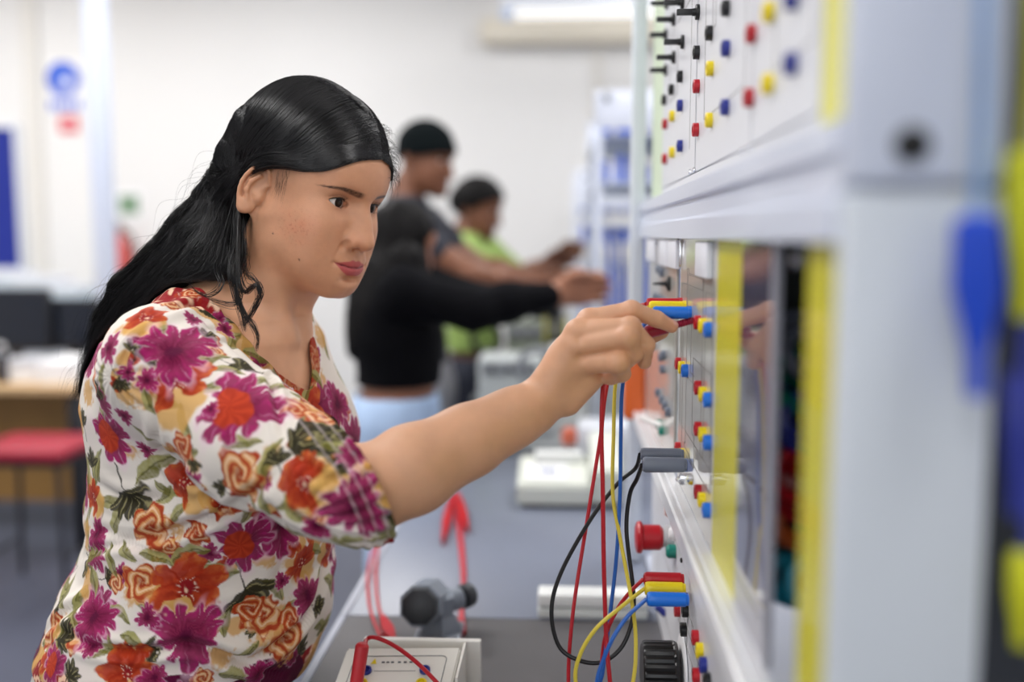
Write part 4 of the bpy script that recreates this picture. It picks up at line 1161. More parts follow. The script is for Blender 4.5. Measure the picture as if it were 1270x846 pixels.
B().box((x - .07, YB - .006, c.z + .24), (x + .10, YB - .001, c.z + .42)).build('sign_plate', M_paper, t)
B().box((x - .05, YB - .008, c.z + .27), (x + .08, YB - .005, c.z + .39)).build('green_panel', mat('sign_green', srgb(120, 150, 120), .5), t)
# strip light and cable trunking near the back wall
a, b = P(622, 6, 5.6), P(800, 2, 5.6)
t = empty('strip_light', (a.x, 5.6, a.z), 'long white strip light fixed above the beige trunking', 'strip light')
B().box((a.x, 5.54, a.z - .03), (b.x + .7, 5.66, a.z + .05), .01).build('lamp_housing', M_wframe, t)
B().cyl((a.x + .07, 5.60, a.z - .045), (b.x + .65, 5.60, a.z - .045), .03).build('tube_lamp', mat('tube_lamp', (1, 1, 1, 1), .5, emit=(1, .97, .9, 1), estr=1.1), t)
for s in (a.x + .03, b.x + .66): B().box((s - .03, 5.56, a.z - .08), (s + .03, 5.64, a.z - .03), .006).build('lamp_holder', mat('lamp_holder', srgb(200, 214, 240), .4), t)
B().box((a.x + .3, 5.58, a.z + .05), (a.x + .32, 5.60, ZC)).box((b.x + .3, 5.58, a.z + .05), (b.x + .32, 5.60, ZC)).build('hanger', M_wframe, t)
a, b = P(598, 28, YB), P(800, 56, YB)
t = empty('cable_trunking', (a.x, YB, b.z), 'beige cable trunking box along the back wall under the strip light', 'trunking')
B().box((a.x, YB - .12, b.z), (XR, YB, a.z), .01).build('trunking_body', M_beige, t)
B().box((a.x + .02, YB - .128, b.z + .03), (XR - .02, YB - .118, a.z - .03), .003).build('trunking_cover', mat('beige_cover', srgb(226, 219, 204), .5), t)
# ---- desk corner at the left
M_wood = mat('desk_wood', srgb(206, 172, 128), .5, var=.12, vscale=9); M_wood2 = mat('panel_brown', srgb(150, 112, 58), .55, var=.15, vscale=7)
M_leg = mat('dark_steel', srgb(34, 34, 40), .4)
yd = 4.15; dz = .75
xr = P(103, 490, yd).x
t = empty('desk', (xr - .9, yd + .4, 0), 'wood topped desk with a brown front panel by the left wall', 'desk')
B().box((xr - 1.9, yd, dz - .035), (xr, yd + .8, dz), .006).build('desk_top', M_wood, t)
B().box((xr - 1.8, yd + .30, .16), (xr - .05, yd + .325, dz - .035)).build('front_panel', M_wood2, t)
for lx in (xr - .06, xr - 1.85):
    for ly in (yd + .06, yd + .74): B().box((lx - .03, ly - .03, 0), (lx + .03, ly + .03, dz - .035), .004).build('leg', M_leg, t)
def monitor(x, y, w, h, label, rot=0):
    t = empty('monitor', (x, y, dz), label, 'monitor'); 
    B().box((x - .13, y - .09, dz), (x + .13, y + .09, dz + .014), .005).build('stand_base', M_black, t)
    B().box((x - .03, y + .02, dz + .014), (x + .03, y + .045, dz + .18), .004).build('stand_neck', M_black, t)
    B().box((x - w / 2, y - .025, dz + .10), (x + w / 2, y + .02, dz + .10 + h), .008).build('monitor_housing', M_dark, t)
    B().box((x - w / 2 + .015, y - .028, dz + .12), (x + w / 2 - .015, y - .024, dz + .085 + h)).build('screen', mat('screen_dark', srgb(20, 26, 40), .15), t)
p = P(18, 470, yd + .45); monitor(p.x, yd + .45, .40, .30, 'dark monitor on the desk, the one nearer the blue board')
p = P(92, 470, yd + .5); monitor(p.x, yd + .50, .30, .25, 'smaller dark monitor on the desk nearest her back')
def box_thing(name, c, size, m, label, cat, lid=None, bev=.008):
    t = empty(name, (c[0], c[1], c[2]), label, cat)
    B().box((c[0] - size[0] / 2, c[1] - size[1] / 2, c[2]), (c[0] + size[0] / 2, c[1] + size[1] / 2, c[2] + size[2]), bev).build('box_body', m, t)
    if lid: B().box((c[0] - size[0] / 2 - .004, c[1] - size[1] / 2 - .004, c[2] + size[2] - .03), (c[0] + size[0] / 2 + .004, c[1] + size[1] / 2 + .004, c[2] + size[2] + .004), .004).build('lid', lid, t)
    return t
p = P(35, 470, yd + .16); box_thing('document_box', (p.x, yd + .16, dz), (.13, .12, .10), M_paper, 'white box at the front of the desk, left of the paper pile', 'box', mat('box_lid_grey', srgb(206, 208, 214), .5))
p = P(92, 470, yd + .2); box_thing('paper_stack', (p.x, yd + .2, dz), (.20, .26, .10), M_paper, 'stack of white paper at the right end of the desk', 'paper stack', bev=.003)
p = P(3, 470, yd + .1); t = empty('bottle', (p.x, yd + .1, dz), 'small dark bottle on the desk edge beside the white box', 'bottle')
B().lathe([(0, .026), (.004, .03), (.10, .03), (.13, .014), (.155, .013)], (p.x, yd + .1, dz), (0, 0, 1)).build('bottle_body', mat('bottle_dark', srgb(50, 46, 50), .2), t)
B().lathe([(0, .015), (.02, .015)], (p.x, yd + .1, dz + .155), (0, 0, 1)).build('bottle_cap', M_paper, t)
# clear tubs on the sill behind the desk
M_tub = mat('clear_tub', srgb(196, 208, 220), .25)
za = P(40, 372, 5.6).z
t = empty('wall_counter', (P(40, 380, 5.7).x, 5.8, 0), 'pale counter along the back wall behind the desk', 'counter')
B().box((XL + .02, 5.45, za - .04), (P(118, 380, 5.5).x, 6.26, za), .006).build('counter_top', mat('counter_pale', srgb(190, 196, 196), .5), t)
B().box((XL + .02, 5.55, .06), (P(112, 380, 5.5).x, 6.26, za - .04)).build('counter_body', mat('counter_body', srgb(196, 202, 212), .5), t)
for i, (x, w, h, lab) in enumerate(((10, .22, .16, 'clear plastic tub on the wall counter, under the blue board'), (54, .20, .13, 'clear plastic tub in the middle of the wall counter'), (94, .18, .09, 'low clear tub on the wall counter nearest the white column'))):
    p = P(x, 360, 5.7); box_thing('storage_tub', (p.x, 5.7, za), (w, .3, h), M_tub, lab, 'tub', M_wframe)
# red topped stool
M_redseat = mat('red_vinyl', srgb(158, 30, 52), .4)
ys = 3.75; xs = P(46, 560, ys).x; zs = P(46, 546, ys).z
t = empty('stool', (xs, ys, 0), 'low stool with a red padded seat and dark legs in front of the desk', 'stool')
B().box((xs - .19, ys - .17, zs - .055), (xs + .19, ys + .17, zs), .022, 3).build('seat', M_redseat, t)
B().box((xs - .17, ys - .15, zs - .075), (xs + .17, ys + .15, zs - .053)).build('seat_frame', M_leg, t)
for sx in (-1, 1):
    for sy in (-1, 1): B().tube([(xs + sx * .15, ys + sy * .13, zs - .07), (xs + sx * .17, ys + sy * .15, .0)], .011, 10, 1).build('leg', M_leg, t)
    B().tube([(xs + sx * .16, ys - .14, .16), (xs + sx * .16, ys + .14, .16)], .008, 8, 1).build('stretcher', M_leg, t)
# ---------------------------------------------------------------- the electrical test rig on the right
XP = .145; XU = .152; BZ = .80        # lower panels, upper panels, bench height
M_panel = mat('panel_grey', srgb(206, 203, 196), .30, spec=.5, coat=.9, var=.02, vscale=20)
M_panelu = mat('panel_white', srgb(221, 222, 227), .42, spec=.4, coat=.25, var=.015, vscale=20)
M_frame = mat('rig_frame', srgb(214, 220, 236), .34, spec=.5, coat=.2)
M_alu = mat('rail_aluminium', srgb(238, 240, 244), .30, metal=.25)
M_yel = mat('yellow_sheet', srgb(206, 198, 8), .38, coat=.30)
M_ypl = mat('yellow_plastic', srgb(240, 214, 24), .35); M_rpl = mat('red_plastic', srgb(186, 22, 36), .32); M_bpl = mat('blue_plastic', srgb(24, 112, 214), .32); M_dbl = mat('navy_plastic', srgb(36, 48, 140), .35)
M_gpl = mat('slate_plastic', srgb(112, 120, 136), .35); M_tpl = mat('teal_plastic', srgb(16, 128, 112), .4); M_mag = mat('dark_red_plastic', srgb(150, 20, 52), .35)
M_chrome = mat('chrome', srgb(220, 220, 224), .15, metal=1)
M_hole = mat('hole_black', (.003, .003, .003, 1), .6); M_line = mat('print_grey', srgb(120, 118, 114), .6)
yA = lambda x, X: PX(x, 400, X).y
Y0 = PX(1046, 400, .136).y                      # near end of the rig
Y1 = PX(785, 400, .125).y + .02                 # far end
rig = empty('test_rig', (.30, (Y0 + Y1) / 2, BZ), 'white framed electrical test rig with socket panels standing on the bench', 'test rig')
# end plate facing the lens, a joint half way and a black bolt
xe0, xe1 = .136, PX(1216, 300, 1).x * 0 + (P(1243, 300, Y0).x)
zj = P(1120, 232, Y0).z
B().box((xe0, Y0, zj + .002), (xe1, Y0 + .020, 1.95), .004).build('end_post', M_frame, rig)
B().box((xe0, Y0 - .001, BZ + .002), (xe1, Y0 + .020, zj - .002), .004).build('end_post', mat('rig_frame_lower', srgb(200, 206, 214), .4), rig)
b = P(1130, 180, Y0)
B().lathe([(0, .0086), (.003, .0086), (.0040, .0076), (.0040, .0040), (.001, .0038), (.001, 0)], b, (0, -1, 0), 24).build('bolt', M_black, rig)
B().box((xe1 + .001, Y0 + .024, BZ + .002), (.459, Y0 + .030, 1.928)).build('end_panel', mat('end_panel_dark', srgb(40, 44, 52), .5), rig)
# far post and the back frame
B().box((.118, Y1 - .045, BZ + .001), (.142, Y1, 1.95), .003).build('far_post', mat('far_post_white', srgb(222, 228, 236), .4), rig)
B().box((.46, Y0, BZ + .001), (.48, Y1, 1.95), .003).build('back_panel', M_frame, rig)
B().box((.152, Y0 + .02, BZ + .001), (.46, Y1 - .05, BZ + .02), .003).build('base_plate', M_frame, rig)
B().box((.14, Y0, 1.93), (.48, Y1, 1.95), .003).build('top_plate', M_frame, rig)
# middle beam: a stepped extrusion
bm = B(); yb0, yb1 = Y0 + .02, Y1 - .045
prof = [(.134, 1.3965), (.134, 1.4175), (.1375, 1.4205), (.1375, 1.4345), (.1405, 1.4365), (.1405, 1.4395), (.134, 1.4415), (.134, 1.4570), (.138, 1.4590), (.19, 1.4590), (.19, 1.3965)]
bm.prism([(x, yb0, z) for x, z in prof], (0, yb1 - yb0, 0)); bm.build('middle_beam', M_frame, rig, smooth=20)
# the slotted rail under the lower panels
rl = B(); pr = [(.123, 1.070), (.123, 1.0895), (.1255, 1.0910), (.129, 1.0910), (.130, 1.0885), (.1335, 1.0885), (.1345, 1.0910), (.145, 1.0910), (.145, 1.066), (.128, 1.066)]
rl.prism([(x, yb0, z) for x, z in pr], (0, yb1 - yb0 + .02, 0)); rl.build('slotted_rail', M_alu, rig, smooth=15)
# ---- panels (each with its sockets and knobs)
def panel(name, x0, x1, z0, z1, X, m, th=.004):
    ya, yb = sorted((yA(x0, X), yA(x1, X)))
    return B().box((X, ya + .0014, z0), (X + th, yb - .0014, z1), .0008, 1).build(name, m, rig), ya, yb
NX = Vector((-1, 0, 0))
def socket(x, y, X, m, par, r=.0078, h=.0068):
    p = PX(x, y, X); b = B()
    b.lathe([(-.002, r), (h - .0008, r), (h, r - .0008), (h, r * .58), (h - .004, r * .55), (h - .004, 0)], p, NX, 22)
    o = b.build('socket', m, par)
    return p
def slim_print(par, X, ya, yb, z0, z1, n, seed):
    """printed hairlines of the circuit diagram"""
    r = random.Random(seed); g = B()
    y, z = (ya + yb) / 2, (z0 + z1) / 2
    for k in range(n):          # one continuous printed circuit line
        if k % 2:
            z2 = r.uniform(z0 + .02, z1 - .02); g.box((X - .0003, y - .0004, min(z, z2) - .0004), (X + .0005, y + .0004, max(z, z2) + .0004)); z = z2
        else:
            y2 = r.uniform(ya + .015, yb - .015); g.box((X - .0003, min(y, y2) - .0004, z - .0004), (X + .0005, max(y, y2) + .0004, z + .0004)); y = y2
    g.build('marking', M_line, par, smooth=0)
zu0 = PX(854, 217, XU).z
pC, c0, c1 = panel('socket_panel', 818, 857.5, zu0, 1.92, XU, M_panelu)
pD, d0, d1 = panel('socket_panel', 858.5, 925, zu0, 1.92, XU, M_panelu)
pE, e0, e1 = panel('socket_panel', 926, 1008, zu0, 1.92, XU, M_panelu)
B().box((XU, yA(1042, XU), zu0 - .01), (XU + .004, yA(1010, XU), 1.92), .001, 1).build('yellow_strip', mat('yellow_pale', srgb(226, 220, 60), .4, coat=.3), rig)
B().box((XU + .001, yA(818, XU) + .001, 1.459), (XU + .005, Y1 - .046, 1.92), .001, 1).build('green_board', mat('pale_green_board', srgb(206, 220, 192), .5), rig)
B().box((XU + .006, yA(1042, XU), zu0 - .012), (XU + .010, yA(818, XU), 1.92)).build('panel_backing', M_hole, rig)
B().box((XU + .0005, yA(1042, XU), 1.4592), (XU + .0045, yA(818, XU), zu0 - .0012), .0005, 1).build('filler_strip', M_panelu, rig)
for X_, pp, ya, yb, sd in ((XU, pC, c0, c1, 1), (XU, pD, d0, d1, 2), (XU, pE, e0, e1, 3)): slim_print(pp, X_, ya, yb, zu0, 1.9, 10, sd)
def selector(x, y, X, par, L=.0175):
    p = PX(x, y, X); b = B()
    b.lathe([(0, .0088), (.0035, .0088), (.0042, .008), (.0042, .0045), (.008, .0042)], p, NX, 22)
    b.box((p.x - .008 - L, p.y - .0032, p.z - .0034), (p.x - .007, p.y + .0032, p.z + .0034), .0008)
    b.build('selector_switch', M_black, par)
for x, y in ((848, 3), (837, 24), (827, 43), (848, 52), (837, 71), (827, 87), (828, 4), (838, -16), (848, -38)): selector(x, y, XU, pC)
selector(867, 15, XU, pD)
for x, y, m in ((846, 95, M_black), (835, 111, M_black), (826, 124, M_black), (846, 131, M_dbl), (836, 144, M_ypl), (827, 154, M_rpl), (846, 181, M_dbl), (836, 189, M_ypl), (826.5, 197, M_rpl)): socket(x, y, XU, m, pC)
for x, y, m in ((867, 65, M_black), (883, 41, M_black), (904, 10, M_black), (904, 60, M_dbl), (884, 85, M_ypl), (867, 107, M_rpl), (903, 133, M_dbl), (883, 149, M_ypl), (866, 161, M_rpl)): socket(x, y, XU, m, pD)
for x, y, m in ((936, 42, M_rpl), (958, 15, M_ypl), (933, 121, M_rpl), (957, 104, M_ypl), (986, 79, M_dbl), (987, -2, M_dbl), (935, -30, M_rpl)): socket(x, y, XU, m, pE)
g = B()
for x, y in ((856, 213), (861, 211), (823, 232), (921, 187), (930, 183)):
    p = PX(x, y, XU); g.lathe([(0, .003), (.0015, .0028), (.002, 0)], p, NX, 12)
g.build('panel_screws', M_chrome, rig)
# lower row
zl0, zl1 = 1.091, 1.3965
pA, a0, a1 = panel('meter_panel', 803, 838, zl0, zl1, XP, M_panel)
pB, b0, b1 = panel('socket_panel', 843, 888, zl0, zl1, XP, M_panel)
B().box((XP + .02, yA(843.4, XP), zl0), (XP + .03, yA(837.6, XP), zl1)).build('panel_gap', M_hole, rig)
B().box((XP, yA(918, XP), zl0), (XP + .004, yA(888.4, XP), zl1), .0005, 1).build('yellow_strip', M_yel, rig)
B().box((XP, yA(957, XP), zl0), (XP + .004, yA(918.4, XP), zl1), .0005, 1).build('tinted_cover', mat('tinted_cover', srgb(96, 92, 112), .10, coat=1.0), rig)
B().box((XP - .001, yA(962, XP), zl0), (XP + .004, yA(957.4, XP), zl1), .0005, 1).build('cover_edge', mat('edge_grey', srgb(150, 150, 160), .35), rig)
B().box((XP, yA(1036, XP), zl0), (XP + .004, yA(1000, XP), zl1), .0005, 1).build('yellow_strip', M_yel, rig)
# open bay with its loom of wires
yb_, ya_ = yA(963, XP), yA(1000, XP)
B().box((XP + .09, ya_ - .03, zl0), (XP + .095, yb_ + .16, zl1)).build('bay_back', M_black, rig)
B().box((XP + .004, yb_ + .16, zl0), (XP + .09, yb_ + .165, zl1)).build('bay_side', mat('bay_grey', srgb(70, 74, 74), .5), rig)
rw = random.Random(4)
for col, (x, y), k in ((M_tpl, (975, 462), 5), (M_dbl, (978, 520), 4), (M_rpl, (975, 605), 5), (mat('loom_orange', srgb(196, 92, 40), .4), (982, 640), 4), (mat('loom_cyan', srgb(40, 160, 190), .4), (984, 720), 3), (mat('loom_grey', srgb(120, 124, 140), .4), (990, 430), 3), (mat('loom_pink', srgb(200, 130, 130), .4), (985, 560), 3)):
    c = Vector(P(x, y, .765)) + Vector((.006, 0, 0))
    for j in range(k):
        o = Vector((rw.uniform(-.006, .008), rw.uniform(-.012, .03), rw.uniform(-.012, .012)))
        B().tube([c + o + Vector((.03, .02, -.03)), c + o + Vector((-.012, 0, -.012)), c + o + Vector((-.016, .004, .008)), c + o + Vector((0, .01, .016)), c + o + Vector((.03, .03, .005))], .0058, 8).build('loom_wire', col, rig)
for x in (970, 996): 
    p = PX(x, 323, XP + .01); B().lathe([(0, .005), (.005, .005), (.007, .003), (.007, 0)], p, NX, 14).build('bay_screw', M_chrome, rig)
slim_print(pB, XP, b0, b1, zl0, zl1, 34, 5); slim_print(pA, XP, a0, a1, zl0, zl1, 10, 6)
T3 = ((868.5, 400), (844, 451), (869, 481), (869, 532), (843.5, 556), (869, 610), (846, 377))
D3 = {0: ((6.5, 4), (13, 9)), 1: ((4.5, 5), (8.6, 9)), 2: ((6, 8), (12, 15)), 3: ((6, 7), (12, 17)), 4: ((4.5, 8), (8.5, 21)), 5: ((5, 10), (11, 23)), 6: ((4.5, 4), (11, 11))}
for k, (x, y) in enumerate(T3):
    socket(x, y, XP, M_rpl, pB)
    socket(x + D3[k][0][0], y + D3[k][0][1], XP, M_ypl, pB); socket(x + D3[k][1][0], y + D3[k][1][1], XP, M_bpl, pB)
for x, y in ((822, 443), (825.5, 440), (824, 458), (818, 487), (823, 496), (827, 503), (831, 511), (819, 334), (823, 338), (815, 368), (820, 371), (824, 374)): socket(x, y, XP, M_gpl, pA, .0065)
for x, y in ((819, 526), (822.5, 535)): socket(x, y, XP, M_tpl, pA, .0065)
p = PX(831, 352, XP); g = B(); g.lathe([(0, .0105), (.003, .0105), (.004, .008), (.006, .005)], p, NX, 20)
g.cyl(p + NX * .005, p + NX * .0235, .0036, .0012, 12); g.build('pointer_switch', M_black, pA)
for x0, x1, y0, y1 in ((806, 815, 305, 325), (822, 831, 305, 331), (833, 843, 307, 334), (869, 883, 311, 346)):
    q0, q1 = PX(x0, y0, XP - .001), PX(x1, y1, XP - .001); z0_ = min(q0.z, q1.z)
    g = B(); g.box((XP - .007, min(q0.y, q1.y), z0_), (XP, max(q0.y, q1.y), 1.394), .0012); g.build('label_clip', mat('clip_white', srgb(232, 234, 242), .4), rig)
q = PX(845, 331, XP); B().box((XP - .003, q.y - .004, q.z), (XP, q.y + .004, 1.395), .0008).build('clip_bar', M_chrome, rig)
p = PX(818, 522, XP); B().cyl(p + NX * .026 + Vector((0, .02, 0)), p + Vector((.0, -.05, .002)), .004).build('rail_pin', mat('pin_white', srgb(232, 232, 230), .4), rig)
p = PX(838, 592, .118); g = B(); g.box((p.x + .004, p.y - .006, p.z - .007), (p.x + .018, p.y + .006, p.z + .003), .001); g.lathe([(0, .0028), (.003, .0028), (.004, .001)], p + Vector((.004, 0, -.002)), NX, 12); g.build('rail_clamp', M_chrome, rig)
# row under the rail
pF, f0, f1 = panel('control_panel', 812, 1036, BZ + .02, 1.066, XP, M_panelu)
slim_print(pF, XP, f0, f1, BZ + .03, 1.06, 14, 9)
for x, y, m in ((843, 757, M_rpl), (853, 757, M_black), (851, 781, M_black), (866, 791, M_rpl), (871.5, 807, M_ypl), (876, 825, M_dbl), (867, 838, M_rpl), (881, 845, M_black), (840, 719, M_rpl), (847, 732, M_ypl), (853, 744, M_dbl)): socket(x, y, XP, m, pF, .0082)
p = PX(825, 762, XP); B().cyl(p, p + NX * .012 + Vector((0, 0, .012)), .005).build('blue_lever', M_dbl, pF)
p = PX(848, 838, XP); r = .040
g = B(); g.lathe([(.001, .049), (.003, .049), (.0035, .046), (.0035, 0)], p, NX, 48); g.build('dial_plate', M_paper, pF)
b = B(); n = 72; kn = []
for h in (.008, .012, .014, .046, .0485, .050):
    rr = {.008: .0385, .012: .040, .014: .040, .046: .040, .0485: .039, .050: .036}[h]
    ring = []
    for k in range(n):
        q_ = rr - (.0022 if (k % 3 == 0 and .012 < h < .049) else 0); a_ = 2 * PI * k / n
        ring.append(b.bm.verts.new((p.x - h, p.y + q_ * math.cos(a_), p.z + q_ * math.sin(a_))))
    kn.append(ring)
for r0_, r1_ in zip(kn, kn[1:]):
    for k in range(n): b.bm.faces.new((r0_[k], r0_[(k + 1) % n], r1_[(k + 1) % n], r1_[k]))
b.bm.faces.new(kn[0][::-1]); b.bm.faces.new(kn[-1])
kb = b.build('control_knob', M_black, pF, smooth=25)
# emergency stop and the lamps beside it
p = PX(835, 667, XP); g = B(); g.lathe([(0, .016), (.010, .016), (.011, .012), (.020, .012)], p, NX, 28); es = g.build('stop_collar', mat('collar_grey', srgb(196, 198, 200), .4), pF)
B().lathe([(.014, .013), (.018, .0165), (.040, .0168), (.0415, .0205), (.0445, .0215), (.048, .0200), (.0500, .014), (.0505, 0)], p, NX, 36).build('emergency_stop', M_rpl, pF)
for x, y, m in ((838, 684, M_tpl), (842, 662, M_paper), (836, 633, mat('lamp_pink', srgb(226, 196, 190), .3))):
    p = PX(x, y, XP); B().lathe([(0, .009), (.009, .009), (.0125, .006), (.0125, 0)], p, NX, 20).build('indicator_lamp', m, pF)
p = PX(846, 695, XP); B().lathe([(0, .003), (.002, .003), (.003, 0)], p, NX, 12).build('panel_screw', M_black, pF)
# orange connector cover hanging on the far post
p = P(788, 482, Y1 - .075)
t = empty('connector_cover', (p.x, p.y, p.z - .06), 'rounded orange connector cover hanging from the far post of the rig', 'connector')
B().box((p.x - .021, p.y - .012, p.z - .056), (p.x + .019, p.y + .012, p.z + .066), .011, 4).build('cover_shell', mat('orange_plastic', srgb(226, 104, 40), .4), t)
B().lathe([(0, .005), (.02, .004)], (p.x, p.y, p.z + .062), (0, 0, 1), 12).build('strap', M_black, t)
# ---- leads
CR = .0023
def plug(par, tip, d, m, L=.042, r=.0062, name='plug'):
    """a stackable 4 mm plug: tip against the panel, body running along d"""
    tip = Vector(tip); d = Vector(d).normalized(); b = B()
    b.lathe([(.0, r * .80), (.003, r * .86), (.0035, r), (L * .80, r * 1.04), (L - .0035, r * 1.04), (L - .001, r * .9), (L, r * .55), (L - .004, r * .45), (L - .004, 0)], tip, d, 22)
    o = b.build(name, m, par)
    return tip + d * L
def lead(name, label, cat, group, col, ends, path, r=CR, plugs=True):
    t = empty(name, path[0], label, cat, group)
    B().tube(path, r, 10, 8).build('cable', col, t)
    return t
M_cab_b = mat('cable_black', srgb(20, 20, 22), .4); M_cab_r = mat('cable_red', srgb(188, 20, 36), .38); M_cab_y = mat('cable_yellow', srgb(226, 204, 70), .4); M_cab_bl = mat('cable_blue', srgb(34, 98, 186), .4)
G = 'test leads plugged into the rig'
# black lead with two slate plugs
s1, s2 = PX(848, 564, XP - .0065), PX(852, 577, XP - .0065)
t = empty('test_lead', s1, 'black lead hanging in a loop between two slate grey plugs on the rig', 'lead', G)
e1_ = plug(t, s1, NX, M_gpl, .050, .0072); e2_ = plug(t, s2, NX, M_gpl, .050, .0084)
loop = [e1_, P(788, 581, 1.153), P(766, 600, 1.15), P(732, 645, 1.14), P(696, 710, 1.13), P(684, 757, 1.12), P(693, 801, 1.115), P(718, 819, 1.11), P(747, 821, 1.11), P(772, 801, 1.115), P(785, 764, 1.12), P(785, 728, 1.125), P(777, 659, 1.135), P(781, 614, 1.135), P(790, 594, 1.125), e2_]
B().tube(loop, .0025, 10, 8).build('cable', M_cab_b, t)
# red, yellow, blue leads from the upper sockets down, round and up to the lower ones
def rig_lead(lab, col, m, up_, lo_, hang, back, L=.042):
    t = empty('test_lead', up_, lab, 'lead', G)
    a = plug(t, up_, NX, m, L, .0068); b = plug(t, lo_, NX, m, .046, .0078)
    mid = [hang[-1] * .75 + back[0] * .25 + Vector((0, 0, -.05)), hang[-1] * .25 + back[0] * .75 + Vector((0, 0, -.05))]
    B().tube([a] + hang + mid + back + [b], CR, 10, 8).build('cable', col, t)
XS = XP - .0065
rig_lead('red lead from the top of the stacked plugs down to the lowest red plug', M_cab_r, M_rpl, PX(846, 377, XS), PX(848, 719, XS),
         [P(790, 384, 1.215), P(764, 430, 1.19), P(751, 490, 1.17), P(745, 540, 1.16), P(729, 641, 1.15), P(711, 757, 1.13), P(705, 846, 1.12)],
         [P(744, 846, 1.10), P(750, 793, 1.10), P(765, 757, 1.10), P(780, 736, 1.11)])
rig_lead('yellow lead between the stacked yellow plug and the yellow plug below the rail', M_cab_y, M_ypl, PX(850.5, 381, XS), PX(850, 731, XS),
         [P(795, 390, 1.18), P(772, 425, 1.17), P(763, 480, 1.16), P(761, 540, 1.15), P(760, 612, 1.14), P(769, 667, 1.12), P(783, 743, 1.09), P(788.5, 793, 1.08), P(785, 846, 1.07)],
         [P(714, 846, 1.06), P(720, 811, 1.06), P(740, 779, 1.06), P(769, 754, 1.07)])
rig_lead('blue lead between the stacked blue plug and the blue plug below the rail', M_cab_bl, M_bpl, PX(857, 388, XS), PX(854, 744, XS),
         [P(805, 396, 1.15), P(783, 425, 1.15), P(772, 480, 1.145), P(770, 540, 1.14), P(769, 612, 1.135), P(765, 685, 1.12), P(759, 743, 1.11), P(748, 830, 1.09), P(744, 850, 1.09)],
         [P(740, 850, 1.05), P(747, 822, 1.05), P(761, 790, 1.05), P(779, 764, 1.06)])
# the plug in her hand
tip = P(861, 397, 1.100); tail = P(800, 413, 1.088)
t = empty('test_lead', tip, 'red lead whose dark red plug the woman holds to the panel', 'lead', G)
d = (tail - tip); L = d.length; d.normalize()
B().lathe([(0, .0020), (.0005, .0036), (L * .40, .0038), (L * .42, .0062), (L * .75, .0074), (L - .002, .0070), (L, .004), (L, 0)], tip, d, 20).build('plug', M_mag, t)
g = B()
for k in range(6): g.lathe([(.003 + k * .003, .0038), (.0038 + k * .003, .0044), (.0046 + k * .003, .0038)], tip, d, 16)
g.build('grip_ribs', M_mag, t)
B().tube([tail, P(788, 424, 1.094), P(770, 445, 1.094), P(755, 462, 1.092), P(748, 480, 1.090), P(746, 540, 1.088), P(747.5, 600, 1.086), P(749, 703, 1.084), P(752, 793, 1.08), P(757, 850, 1.07), PZ(764, 930, BZ + .009), PZ(740, 960, BZ + .009)], .0026, 10, 8).build('cable', M_cab_r, t)
plug(t, PZ(740, 960, BZ + .009), PZ(700, 966, BZ + .009) - PZ(740, 960, BZ + .009), M_rpl, .045, .0068)
# leads hung on the side of the near end
M_hb = mat('plug_blue_matt', srgb(6, 66, 196), .5); M_hy = mat('plug_yellow_matt', srgb(204, 206, 20), .5)
yl = Y0 - .022
def hang_lead(x, y0, y1, w0, w1, m, mc, label, ytop=-40, Y=yl):
    a, b = P(x, y0, Y), P(x, y1, Y); t = empty('hanging_lead', b, label, 'lead', 'leads hung at the near end of the rig')
    k = Y / FPX
    B().lathe([(0, w1 * k * .5), (.25 * (a - b).length, w1 * k * .55), (.62 * (a - b).length, w0 * k * .5), ((a - b).length, w0 * k * .46), ((a - b).length + .003, w0 * k * .3)], b, a - b, 20).build('plug', m, t)
    c = P(x + 10, ytop, Y); B().tube([a, a * .6 + c * .4 + Vector((.001, 0, 0)), c, c + Vector((.01, .03, .12)), c + Vector((.0, .05, .30))], .0030, 8).build('cable', mc, t)
hang_lead(1212, 275, 492, 60, 24, M_hb, mat('cable_pale_blue', srgb(120, 156, 204), .5), 'blue plug hanging by its pale blue lead at the near end of the rig')
hang_lead(1272, 195, 395, 46, 26, M_hy, mat('cable_lime', srgb(176, 172, 60), .5), 'lime yellow plug hanging beside the blue one at the rig end', Y=yl + .012)
hang_lead(1262, 470, 640, 34, 22, M_dbl, M_dbl, 'navy plug hanging low under the lime yellow plug at the rig end', 420, yl + .02)
hang_lead(1268, 690, 800, 34, 20, M_hy, M_dbl, 'lowest lime yellow plug on a navy lead at the rig end', 640, yl + .02)
g = B().box((P(1190, 300, yl).x, Y0 - .03, 1.90), (P(1290, 300, yl).x, Y0 + .02, 1.915), .003)
g.build('lead_hook', M_frame, rig)
